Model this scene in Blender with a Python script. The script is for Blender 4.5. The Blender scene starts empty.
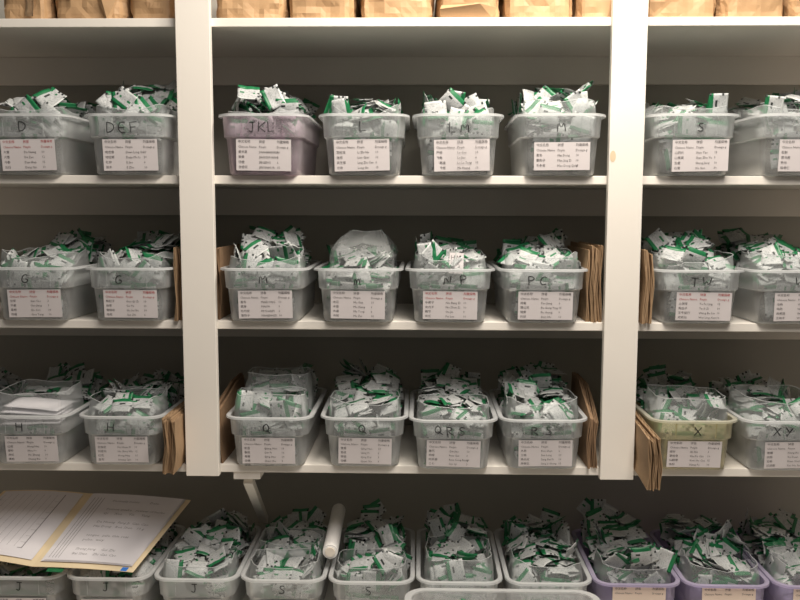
import bpy, bmesh, math, random
from mathutils import Vector, Matrix, Quaternion, noise
from mathutils.bvhtree import BVHTree
C = bpy.context.scene.collection
sc = bpy.context.scene
PI = math.pi

# ------------------------------------------------------------------ camera
cam_d = bpy.data.cameras.new('camera')
cam = bpy.data.objects.new('camera', cam_d); C.objects.link(cam); sc.camera = cam
FPX, CX, CD, CZ, YAW, PIT, ROL = 844.33, .0203, 1.9375, .6153, -.0215, .1046, .0023
cam_d.sensor_width = 36; cam_d.lens = FPX / 800 * 36; cam_d.clip_start = .02
_F = Vector((math.sin(YAW) * math.cos(PIT), math.cos(YAW) * math.cos(PIT), -math.sin(PIT)))
_R = Vector((math.cos(YAW), -math.sin(YAW), 0)); _U = _R.cross(_F)
_R2 = _R * math.cos(ROL) + _U * math.sin(ROL); _U2 = -_R * math.sin(ROL) + _U * math.cos(ROL)
CAMP = Vector((CX, -CD, CZ))
cam.matrix_world = Matrix(((_R2.x, _U2.x, -_F.x, CAMP.x), (_R2.y, _U2.y, -_F.y, CAMP.y), (_R2.z, _U2.z, -_F.z, CAMP.z), (0, 0, 0, 1)))
def proj(P):
    v = P - CAMP; d = v.dot(_F)
    return 400 + FPX * v.dot(_R2) / d, 300 - FPX * v.dot(_U2) / d

# ------------------------------------------------------------------ materials
def nodes(name):
    m = bpy.data.materials.new(name); m.use_nodes = True
    nt = m.node_tree; nt.nodes.clear()
    out = nt.nodes.new('ShaderNodeOutputMaterial')
    return m, nt, out
def N(nt, t, **kw):
    n = nt.nodes.new(t)
    for k, v in kw.items():
        if k in n.inputs: n.inputs[k].default_value = v
        else: setattr(n, k, v)
    return n
def simple(name, col, rough=.6, var=.06, scale=14, bump=0, bscale=60, spec=.3, metal=0):
    m, nt, out = nodes(name)
    b = N(nt, 'ShaderNodeBsdfPrincipled', Roughness=rough, Metallic=metal)
    b.inputs['Specular IOR Level'].default_value = spec
    tc = N(nt, 'ShaderNodeTexCoord'); nz = N(nt, 'ShaderNodeTexNoise', Scale=scale, Detail=5.0)
    nt.links.new(tc.outputs['Object'], nz.inputs['Vector'])
    mx = N(nt, 'ShaderNodeMix', data_type='RGBA')
    mx.inputs[6].default_value = tuple(c * (1 - var) for c in col) + (1,)
    mx.inputs[7].default_value = tuple(min(1, c * (1 + var)) for c in col) + (1,)
    nt.links.new(nz.outputs['Fac'], mx.inputs[0]); nt.links.new(mx.outputs[2], b.inputs['Base Color'])
    if bump:
        n2 = N(nt, 'ShaderNodeTexNoise', Scale=bscale, Detail=6.0); bp = N(nt, 'ShaderNodeBump', Strength=bump, Distance=.004)
        nt.links.new(tc.outputs['Object'], n2.inputs['Vector']); nt.links.new(n2.outputs['Fac'], bp.inputs['Height'])
        nt.links.new(bp.outputs[0], b.inputs['Normal'])
    nt.links.new(b.outputs[0], out.inputs[0])
    return m
def plastic(name, col, clear, rough=.3, film=False):
    """cloudy see-through plastic: clear = share of light that goes straight through one skin"""
    m, nt, out = nodes(name)
    tr = N(nt, 'ShaderNodeBsdfTransparent'); tr.inputs[0].default_value = tuple(min(1, c * 1.05 + .02) for c in col) + (1,)
    df = N(nt, 'ShaderNodeBsdfDiffuse'); df.inputs[0].default_value = col + (1,)
    tl = N(nt, 'ShaderNodeBsdfTranslucent'); tl.inputs[0].default_value = col + (1,)
    gl = N(nt, 'ShaderNodeBsdfGlossy', Roughness=rough)
    m1 = N(nt, 'ShaderNodeMixShader', Fac=.5); nt.links.new(df.outputs[0], m1.inputs[1]); nt.links.new(tl.outputs[0], m1.inputs[2])
    fr = N(nt, 'ShaderNodeFresnel', IOR=1.45)
    m2 = N(nt, 'ShaderNodeMixShader'); nt.links.new(fr.outputs[0], m2.inputs[0]); nt.links.new(m1.outputs[0], m2.inputs[1]); nt.links.new(gl.outputs[0], m2.inputs[2])
    m3 = N(nt, 'ShaderNodeMixShader', Fac=clear)
    # grazing skins look cloudier
    lw = N(nt, 'ShaderNodeLayerWeight', Blend=.35)
    mr = N(nt, 'ShaderNodeMapRange'); mr.inputs[3].default_value = clear; mr.inputs[4].default_value = clear * (.55 if film else .22)
    nt.links.new(lw.outputs['Facing'], mr.inputs[0]); nt.links.new(mr.outputs[0], m3.inputs[0])
    nt.links.new(m2.outputs[0], m3.inputs[1]); nt.links.new(tr.outputs[0], m3.inputs[2])
    if film:
        tc = N(nt, 'ShaderNodeTexCoord'); n2 = N(nt, 'ShaderNodeTexNoise', Scale=38.0, Detail=3.0); bp = N(nt, 'ShaderNodeBump', Strength=.9, Distance=.006)
        nt.links.new(tc.outputs['Object'], n2.inputs['Vector']); nt.links.new(n2.outputs['Fac'], bp.inputs['Height'])
        nt.links.new(bp.outputs[0], gl.inputs['Normal'])
    nt.links.new(m3.outputs[0], out.inputs[0])
    return m
M = {}
M['paint'] = simple('cream_paint', (.84, .79, .72), .55, .03, 6, .08, 25)
M['wall'] = simple('wall_paint', (.42, .40, .355), .75, .03, 5, .05, 40)
M['floor'] = simple('floor_vinyl', (.35, .31, .27), .5)
M['tub'] = plastic('frosted_tub_plastic', (.93, .945, .95), .80, .28)
M['tub_rim'] = plastic('frosted_rim_plastic', (.95, .965, .975), .40, .22)
M['tub_purple'] = plastic('purple_tub_plastic', (.75, .70, .85), .74, .28)
M['tub_purple_rim'] = plastic('purple_rim_plastic', (.76, .70, .88), .42, .25)
M['tub_pink'] = plastic('pinkish_tub_plastic', (.89, .81, .86), .76, .28)
M['tub_yellow'] = plastic('yellowed_tub_plastic', (.94, .90, .74), .77, .28)
M['tub_yellow_rim'] = plastic('yellowed_rim_plastic', (.88, .86, .74), .42, .25)
M['film'] = plastic('clear_bag_film', (.92, .94, .95), .76, .12, film=True)
M['film_clear'] = plastic('clear_puffed_film', (.94, .96, .97), .88, .10, film=True)
M['film_edge'] = plastic('bag_edge_film', (.93, .95, .96), .45, .15)
M['card'] = simple('label_paper', (.68, .63, .63), .8, .03, 30)
M['card_tan'] = simple('tan_label_paper', (.80, .66, .56), .8, .03, 30)
M['ink'] = simple('printed_ink', (.10, .09, .09), .7, 0)
M['red_ink'] = simple('red_ink', (.42, .03, .03), .7, 0)
M['marker'] = simple('black_marker', (.03, .03, .03), .5, 0)
M['kraft'] = simple('kraft_paper', (.38, .25, .145), .8, .12, 20, .25, 70)
M['kraft_dark'] = simple('brown_bag_paper', (.27, .17, .10), .8, .15, 30, .3, 60)
M['parcel'] = simple('brown_parcel_paper', (.46, .29, .155), .55, .12, 9, .7, 22)
M['tape'] = simple('shiny_parcel_tape', (.55, .40, .25), .12, .05, 30, .5, 40, spec=.8)
M['manila'] = simple('manila_card', (.84, .69, .46), .7, .04, 20)
M['paper'] = simple('white_paper', (.80, .77, .80), .8, .02, 10)
M['paper_ink'] = simple('grey_print', (.33, .31, .32), .8, 0)
M['blue'] = simple('blue_sticker', (.05, .22, .72), .5, .02)
M['tubewhite'] = simple('white_tube_plastic', (.86, .84, .82), .35, .02)
M['s_green'] = simple('sachet_green', (.012, .155, .056), .38, .15, 60, .2, 120, spec=.5)
M['s_black'] = simple('sachet_black', (.03, .035, .035), .45, .1)
M['s_silver'] = simple('sachet_seal', (.50, .52, .51), .35, .05, 80, .2, 120, spec=.5)
def sachet_white():
    m, nt, out = nodes('sachet_white')
    b = N(nt, 'ShaderNodeBsdfPrincipled', Roughness=.42); b.inputs['Specular IOR Level'].default_value = .4
    uv = N(nt, 'ShaderNodeUVMap'); mp = N(nt, 'ShaderNodeMapping'); mp.inputs['Scale'].default_value = (9, 26, 1)
    nz = N(nt, 'ShaderNodeTexNoise', Scale=1.0, Detail=2.0)
    oi = N(nt, 'ShaderNodeObjectInfo'); ad = N(nt, 'ShaderNodeVectorMath', operation='ADD')
    nt.links.new(uv.outputs[0], mp.inputs[0]); nt.links.new(mp.outputs[0], ad.inputs[0]); nt.links.new(oi.outputs['Location'], ad.inputs[1])
    nt.links.new(ad.outputs[0], nz.inputs['Vector'])
    cr = N(nt, 'ShaderNodeValToRGB'); cr.color_ramp.elements[0].position = .52; cr.color_ramp.elements[1].position = .64
    cr.color_ramp.elements[0].color = (.47, .48, .48, 1); cr.color_ramp.elements[1].color = (.27, .29, .29, 1)
    nt.links.new(nz.outputs['Fac'], cr.inputs[0]); nt.links.new(cr.outputs[0], b.inputs['Base Color'])
    tc = N(nt, 'ShaderNodeTexCoord'); n2 = N(nt, 'ShaderNodeTexNoise', Scale=70.0, Detail=2.0); bp = N(nt, 'ShaderNodeBump', Strength=.35, Distance=.003)
    nt.links.new(tc.outputs['Object'], n2.inputs['Vector']); nt.links.new(n2.outputs['Fac'], bp.inputs['Height']); nt.links.new(bp.outputs[0], b.inputs['Normal'])
    nt.links.new(b.outputs[0], out.inputs[0]); return m
M['s_white'] = sachet_white()
M['s_white'].use_fake_user = True

# ------------------------------------------------------------------ helpers
def tag(o, label, cat, group=None):
    o['label'] = label; o['category'] = cat
    if group: o['group'] = group
    return o
def obj(name, mesh, mat=None, parent=None):
    if isinstance(mesh, bmesh.types.BMesh):
        me = bpy.data.meshes.new(name); mesh.to_mesh(me); mesh.free(); mesh = me
    o = bpy.data.objects.new(name, mesh)
    if mat is not None and not mesh.materials:
        for x in (mat if isinstance(mat, (list, tuple)) else [mat]): mesh.materials.append(x)
    C.objects.link(o)
    if parent: o.parent = parent
    return o
def empty(name, loc, rz=0):
    o = bpy.data.objects.new(name, None); o.empty_display_size = .05; C.objects.link(o)
    o.location = loc; o.rotation_euler = (0, 0, rz); return o
def box(bm, x0, x1, y0, y1, z0, z1, bev=0, mat=0):
    vs = [bm.verts.new((x, y, z)) for x in (x0, x1) for y in (y0, y1) for z in (z0, z1)]
    fs = [bm.faces.new([vs[i] for i in q]) for q in ((0, 1, 3, 2), (4, 6, 7, 5), (0, 4, 5, 1), (2, 3, 7, 6), (0, 2, 6, 4), (1, 5, 7, 3))]
    for f in fs: f.material_index = mat
    if bev: bmesh.ops.bevel(bm, geom=list({e for f in fs for e in f.edges}), offset=bev, segments=2, profile=.6, affect='EDGES')
def smooth(o):
    for p in o.data.polygons: p.use_smooth = True
    return o
def tube(bm, pts, r, seg=6, caps=True):
    rings = []
    for i, p in enumerate(pts):
        a = pts[max(0, i - 1)]; b = pts[min(len(pts) - 1, i + 1)]
        t = (Vector(b) - Vector(a)).normalized()
        u = t.cross(Vector((0, 0, 1)) if abs(t.z) < .9 else Vector((1, 0, 0))).normalized(); w = t.cross(u)
        rings.append([bm.verts.new(Vector(p) + (u * math.cos(2 * PI * k / seg) + w * math.sin(2 * PI * k / seg)) * r) for k in range(seg)])
    for a, b in zip(rings, rings[1:]):
        for k in range(seg): bm.faces.new((a[k], a[(k + 1) % seg], b[(k + 1) % seg], b[k]))
    if caps:
        bm.faces.new(rings[0][::-1]); bm.faces.new(rings[-1])

# ------------------------------------------------------------------ setting
ZS = [1.0452, .6960, .3614, .0192]            # tops of the four shelves
ZC = -.380                                     # top of the low counter
TH = .0192; D = .3685
w = obj('wall_back', (lambda b: (box(b, -2.6, 2.6, D + .018, D + .1, -1.3, 2.2), b)[1])(bmesh.new()), M['wall']); w['kind'] = 'structure'
f = obj('floor', (lambda b: (box(b, -2.6, 2.6, -3.2, D + .1, -1.36, -1.30), b)[1])(bmesh.new()), M['floor']); f['kind'] = 'structure'
unit = empty('shelving_unit', (0, .2, -1.30))
tag(unit, 'cream painted built-in shelving with two wide front posts holding all the tubs', 'shelves')
def part(name, x0, x1, y0, y1, z0, z1, mat='paint', bev=.0015, parent=unit):
    bm = bmesh.new(); box(bm, x0, x1, y0, y1, z0, z1, bev)
    o = obj(name, bm, M[mat], parent); o.matrix_parent_inverse = Matrix.Translation((0, -.2, 1.30)); return o
for z in ZS: part('shelf_board', -1.7, 1.7, 0, D + .017, z - TH, z)
for z in ZS[:3]: part('ledger_strip', -1.7, 1.7, D, D + .0175, z - TH - .073, z - TH - .0005, bev=.001)
for s in (-1, 1): part('front_post', s * .4835 - .0385, s * .4835 + .0385, -.02, -.0005, -.004, 1.42)
counter = part('counter_top', -1.7, 1.7, -.47, D + .017, ZC - .03, ZC)
for x in (-1.5, 0, 1.5): part('counter_support', x - .02, x + .02, -.40, D + .015, -1.299, ZC - .0305)
bk = part('shelf_bracket', -.4161, -.3523, .004, D + .015, -.0185, -.0005)
bm = bmesh.new()
a = Vector((-.385, .03, -.0185)); b_ = Vector((-.414, D + .012, -.25))
for (s0, s1) in (((-.011), .011),):
    vs = []
    for p in (a, b_):
        for dx in (s0, s1):
            for dz in (-.015, .0):
                vs.append(bm.verts.new(p + Vector((dx, 0 if dz == 0 else -.012, dz - (.0 if p is a else .0)))))
    for q in ((0, 1, 3, 2), (4, 6, 7, 5), (0, 4, 5, 1), (2, 3, 7, 6), (0, 2, 6, 4), (1, 5, 7, 3)): bm.faces.new([vs[i] for i in q])
st = obj('diagonal_strut', bm, M['paint'], bk)
# tiny scuffs on the posts: a water stain on the right one
bm = bmesh.new()
bmesh.ops.create_circle(bm, cap_ends=True, radius=.012, segments=24)
bmesh.ops.transform(bm, matrix=Matrix.Translation((.4535, -.0204, .7385)) @ Matrix.Rotation(PI / 2, 4, 'X') @ Matrix.Diagonal((.55, 1.05, 1, 1)), verts=bm.verts)
o = obj('tan_stain', bm, simple('stain_tan', (.70, .56, .38), .6, .1), unit); o.matrix_parent_inverse = Matrix.Translation((0, -.2, 1.30))

# ------------------------------------------------------------------ tubs
HW0, DL, TH_H = .094, .075, .130
def rrect(hw, hl, r, z, seg=6):
    out = []
    for cx, cy, a0 in ((hw - r, -hl + r, -PI / 2), (hw - r, hl - r, 0), (-hw + r, hl - r, PI / 2), (-hw + r, -hl + r, PI)):
        for k in range(seg + 1):
            a = a0 + PI / 2 * k / seg
            out.append((cx + r * math.cos(a), cy + r * math.sin(a), z))
    return out
def loft(bm, rings, close=False):
    R = [[bm.verts.new(p) for p in r] for r in rings]
    n = len(R[0])
    for a, b in zip(R, R[1:]):
        for k in range(n): bm.faces.new((a[k], a[(k + 1) % n], b[(k + 1) % n], b[k]))
    return R
def tub_body_mesh(ribs=True):
    bm = bmesh.new(); t = .0016
    prof = [(.072, .0, .022), (.0775, .0012, .024), (.081, .006, .026), (.0835, .040, .028), (.0865, .078, .030), (.0880, .0805, .030), (.0912, .0825, .031), (.0925, .105, .032), (.094, .1285, .033)]
    outer = [rrect(h, h + DL, r, z) for h, z, r in prof]
    inner = [rrect(h - t, h + DL - t, r, max(z, t)) for h, z, r in prof][::-1]
    R = loft(bm, outer + inner)
    bm.faces.new(R[0][::-1]); bm.faces.new(R[-1])
    if ribs:
        for x in (-.046, .046):
            y0 = -(.0912 + DL); y1 = -(.094 + DL)
            vs = [bm.verts.new(p) for p in ((x - .001, y0 - .0009, .084), (x + .001, y0 - .0009, .084), (x + .001, y1 - .0009, .127), (x - .001, y1 - .0009, .127),
                                            (x - .001, y0 + .0003, .084), (x + .001, y0 + .0003, .084), (x + .001, y1 + .0003, .127), (x - .001, y1 + .0003, .127))]
            for q in ((0, 1, 2, 3), (4, 7, 6, 5), (0, 3, 7, 4), (1, 5, 6, 2), (3, 2, 6, 7), (0, 4, 5, 1)): bm.faces.new([vs[i] for i in q])
    bmesh.ops.recalc_face_normals(bm, faces=bm.faces)
    me = bpy.data.meshes.new('tub_body'); bm.to_mesh(me); bm.free()
    for p in me.polygons: p.use_smooth = True
    me.set_sharp_from_angle(angle=math.radians(40)); return me
def tub_rim_mesh():
    bm = bmesh.new()
    prof = [(.0925, .1286), (.0925, .1300), (.0945, .1312), (.1000, .1312), (.1030, .1300), (.1035, .1255), (.1020, .1250), (.1012, .1285), (.0945, .1287)]
    R = loft(bm, [rrect(h, h + DL, .033 + (h - .094), z) for h, z in prof] + [rrect(.0925, .0925 + DL, .0315, .1286)])
    bmesh.ops.remove_doubles(bm, verts=bm.verts, dist=1e-6); bmesh.ops.recalc_face_normals(bm, faces=bm.faces)
    me = bpy.data.meshes.new('tub_rim'); bm.to_mesh(me); bm.free()
    for p in me.polygons: p.use_smooth = True
    me.set_sharp_from_angle(angle=math.radians(50)); return me
BODY = tub_body_mesh(); RIM = tub_rim_mesh()
def with_mat(me, mat):
    c = me.copy(); c.materials.clear(); c.materials.append(mat); return c
BODIES = {k: with_mat(BODY, M[k]) for k in ('tub', 'tub_purple', 'tub_pink', 'tub_yellow')}
RIMS = {'tub': with_mat(RIM, M['tub_rim']), 'tub_pink': with_mat(RIM, M['tub_rim']), 'tub_purple': with_mat(RIM, M['tub_purple_rim']), 'tub_yellow': with_mat(RIM, M['tub_yellow_rim'])}
# herb names on the printed cards (Chinese / pinyin / dosage)
H = {'D': '大黄 Da Huang 10;大枣 Da Zao 12;丹参 Dan Shen 12;当归 Dang Gui 10',
 'DEF': '地龙骨 Duan Long Gu 20;地牡蛎 Duan Mu Li 20;杜仲 E Jiao 6;莪术 E Zhu 10;防己 Fang Ji 10',
 'JKL': '姜半夏 JIANGBANXIA 10;姜黄 JIANGHUANG 9;桔梗 JIEGENG 6;金银花 JINYINHUA 15;决明子 JUEMING 10',
 'L': '荔枝核 Li Zhi He 10;连翘 Lian Qiao 10;灵芝草 Ling Zhi Cao 6;龙骨 Long Gu 15;龙胆草 Long Dan Cao 6',
 'LM': '芦根 Lu Gen 15;鹿角 Lu Jiao 6;路路通 Lu Lu Tong 10;麻黄根 Ma Huang 10',
 'M': '麦冬 Mai Dong 10;蔓荆子 Man Jing Zi 10;毛冬青 Mao Dong Qing 15',
 'S': '山药片 Shan Yao 15;山茱萸 Shan Zhu Yu 9;生姜 Sheng Jiang 10;石膏 Shi Gao 30',
 'S2': '石斛 Shi Hu 10;首乌藤 Shou Wu 15;熟地 Shu Di 12;酸枣仁 Suan Zao Ren 10',
 'G1': '甘草 Gan Cao 3;干姜 Gan Jiang 3;葛根 Ge Gen 10;钩藤 Gou Teng 10',
 'G2': '枸杞子 Gou Qi Zi 10;谷芽 Gu Ya 10;骨碎补 Gu Sui Bu 10;桂枝 Gui Zhi 6',
 'Ma': '麦冬 MAIDONG 10;麦芽 MAIYA 9;牡丹皮 MUDANPI 6;蔓荆子 MANJINGZI 10',
 'm': '木瓜 Mu Gua 10;木香 Mu Xiang 6;木通 Mu Tong 6;木贼 Mu Zei 10',
 'NP': '牛蒡子 Niu Bang Zi 10;女贞子 Nu Zhen Zi 10;藕节 Ou Jie 9;佩兰 Pei Lan 10',
 'PC': '炮姜 Pao Jiang 6;蒲公英 Pu Gong Ying 15;蒲黄 Pu Huang 9;前胡 Qian Hu 10;青皮 Qing Pi 6',
 'TW': '土茯苓 Tu Fu Ling 15;菟丝子 Tu Si Zi 10;王不留行 Wang Bu Liu 10;威灵仙 Wei Ling Xian 10',
 'W': '乌梅 Wu Mei 6;乌药 Wu Yao 6;吴茱萸 Wu Zhu Yu 3;五味子 Wu Wei Zi 6',
 'H0': '海藻 Hai Zao 10', 'H1': '红花 Hong Hua 10;厚朴 Hou Po 9;虎杖 Hu Zhang 10;黄柏 Huang Bai 9',
 'H2': '合欢皮 He Huan Pi 10;何首乌 He Shou Wu 12;红花 Hong Hua 10;黄芩 Huang Qin 10',
 'Q1': '羌活 Qiang Huo 10;秦皮 Qin Pi 10;青蒿 Qing Hao 10;全蝎 Quan Xie 3;瞿麦 Qu Mai 10',
 'Q2': '青蒿 Qing Hao 10;青皮 Qing Pi 6;青黛 Qing Dai 3;全蝎 Quan Xie 3',
 'QRS': '秦艽 Qin Jiao 10;肉桂 Rou Gui 3;肉苁蓉 Rou Cong Rong 10;三七 San Qi 3',
 'RS': '人参 Ren Shen 6;三棱 San Leng 10;桑白皮 Sang Bai Pi 10;桑寄生 Sang Ji Sheng 15',
 'X': '细辛 Xi Xin 3;夏枯草 Xia Ku Cao 10;仙鹤草 Xian He Cao 15;香附 Xiang Fu 10',
 'XY': '香薷 Xiang Ru 6;续断 Xu Duan 10;玄参 Xuan Shen 10;延胡索 Yan Hu Suo 10'}
RED = {'D', 'G1', 'G2', 'NP', 'TW'}
texts = []                                     # (curve object, callback)
def text_obj(s, size, line=1.35):
    c = bpy.data.curves.new('txt', 'FONT'); c.body = s; c.size = size; c.space_line = line; c.resolution_u = 1; c.space_character = 1.0
    o = bpy.data.objects.new('txt', c); C.objects.link(o); return o
CARDW, CARDH, TS, LP = .124, .068, .0069, 1.6
COLX = (-.057, -.010, .030)
head = [text_obj(s, TS, LP) for s in ('中文名称\nChinese Name', '拼音\nPinyin', '剂量规格\nDosage g')]
cols = {}
for k, s in H.items():
    rows = [r.split() for r in s.split(';')]
    a = '\n'.join(r[0] for r in rows); b = '\n'.join(' '.join(r[1:-1]) for r in rows); c = '\n'.join(r[-1] for r in rows)
    cols[k] = [text_obj(x, TS, LP) for x in (a, b, c)]
fm = text_obj('\n'.join(['Formula notes        Date:', '', 'Patient intake   review of herbs', 'Qi     Xue     Yin     Yang', '', 'Da Huang  Fang Ji  Gan Cao', 'Mai Dong   Ren Shen   10 g', '', 'tongue:  pale, thin coat', 'pulse:  wiry', '', 'Sheng Jiang    Gui Zhi', 'Bai Shao    Zhi Gan Cao']), .0088, 1.5)
bpy.context.view_layer.update()
dg = bpy.context.evaluated_depsgraph_get()
def grab(o):
    me = bpy.data.meshes.new_from_object(o.evaluated_get(dg))
    r = ([v.co.copy() for v in me.vertices], [tuple(p.vertices) for p in me.polygons]); bpy.data.meshes.remove(me); return r
HEAD = [grab(o) for o in head]; COLS = {k: [grab(o) for o in v] for k, v in cols.items()}; FORM = grab(fm)
for o in head + [x for v in cols.values() for x in v] + [fm]:
    c = o.data; bpy.data.objects.remove(o); bpy.data.curves.remove(c)
def put_text(bm, data, x, y, mi, off=.0006):
    vs = [bm.verts.new((p.x + x, p.y + y, off)) for p in data[0]]
    for f_ in data[1]:
        try: fc = bm.faces.new([vs[i] for i in f_]); fc.material_index = mi
        except ValueError: pass
# handwritten capital strokes on a unit square
G = {'D': [[(0, 0), (.05, 1)], [(0, 1), (.6, .9), (.8, .5), (.5, .1), (0, 0)]], 'E': [[(.7, 1), (0, 1), (0, 0), (.7, 0)], [(0, .5), (.6, .5)]],
 'F': [[(.7, 1), (0, .97), (.02, 0)], [(0, .5), (.55, .52)]], 'J': [[(.15, 1), (.75, 1)], [(.5, 1), (.5, .2), (.3, 0), (.05, .18)]],
 'K': [[(0, 1), (.02, 0)], [(.7, 1), (.05, .45), (.75, 0)]], 'L': [[(0, 1), (.02, 0), (.65, .05)]],
 'M': [[(0, 0), (.12, 1), (.42, .3), (.75, 1), (.85, 0)]], 'm': [[(0, 0), (.1, .8), (.25, .85), (.35, .1)], [(.35, .4), (.5, .85), (.62, .8), (.8, .0)]],
 'N': [[(0, 0), (.08, 1), (.65, 0), (.75, 1)]], 'P': [[(.1, 0), (.05, 1)], [(.05, 1), (.6, .95), (.65, .6), (.1, .48)]],
 'C': [[(.7, .85), (.4, 1), (.05, .6), (.1, .15), (.4, 0), (.7, .15)]], 'G': [[(.7, .88), (.4, 1), (.05, .6), (.1, .12), (.45, 0), (.7, .2), (.7, .45), (.4, .45)]],
 'H': [[(0, 1), (.03, 0)], [(.65, 1), (.68, 0)], [(0, .52), (.66, .5)]], 'Q': [[(.4, 1), (.1, .8), (.0, .4), (.25, .05), (.6, .15), (.7, .6), (.4, 1)], [(.4, .3), (.85, -.1)]],
 'R': [[(.08, 0), (.05, 1)], [(.05, 1), (.6, .92), (.6, .62), (.08, .5), (.75, 0)]], 'S': [[(.65, .9), (.35, 1), (.08, .8), (.3, .55), (.62, .4), (.6, .1), (.3, 0), (.02, .12)]],
 'T': [[(0, 1), (.8, 1)], [(.4, 1), (.38, 0)]], 'W': [[(0, 1), (.18, 0), (.42, .7), (.66, 0), (.9, 1)]], 'X': [[(0, 1), (.75, 0)], [(.75, 1), (0, 0)]],
 'Y': [[(0, 1), (.4, .5)], [(.8, 1), (.2, -.1)]]}
def stroke_mesh(ch, size, wd):
    bm = bmesh.new()
    for li, line in enumerate(G[ch]):
        P = [Vector((x * size, y * size, 0)) for x, y in line]
        if len(P) > 3:                         # round the bends
            Q = [P[0]]
            for a, b in zip(P, P[1:]): Q += [a.lerp(b, .3), a.lerp(b, .7)]
            Q.append(P[-1]); P = Q
        L = []
        for i, p in enumerate(P):
            t = (P[min(i + 1, len(P) - 1)] - P[max(i - 1, 0)]).normalized(); n = Vector((-t.y, t.x, 0))
            L.append((bm.verts.new(p + n * wd / 2 + Vector((0, 0, li * .00005))), bm.verts.new(p - n * wd / 2 + Vector((0, 0, li * .00005)))))
        for a, b in zip(L, L[1:]): bm.faces.new((a[0], a[1], b[1], b[0]))
    return bm
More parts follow.
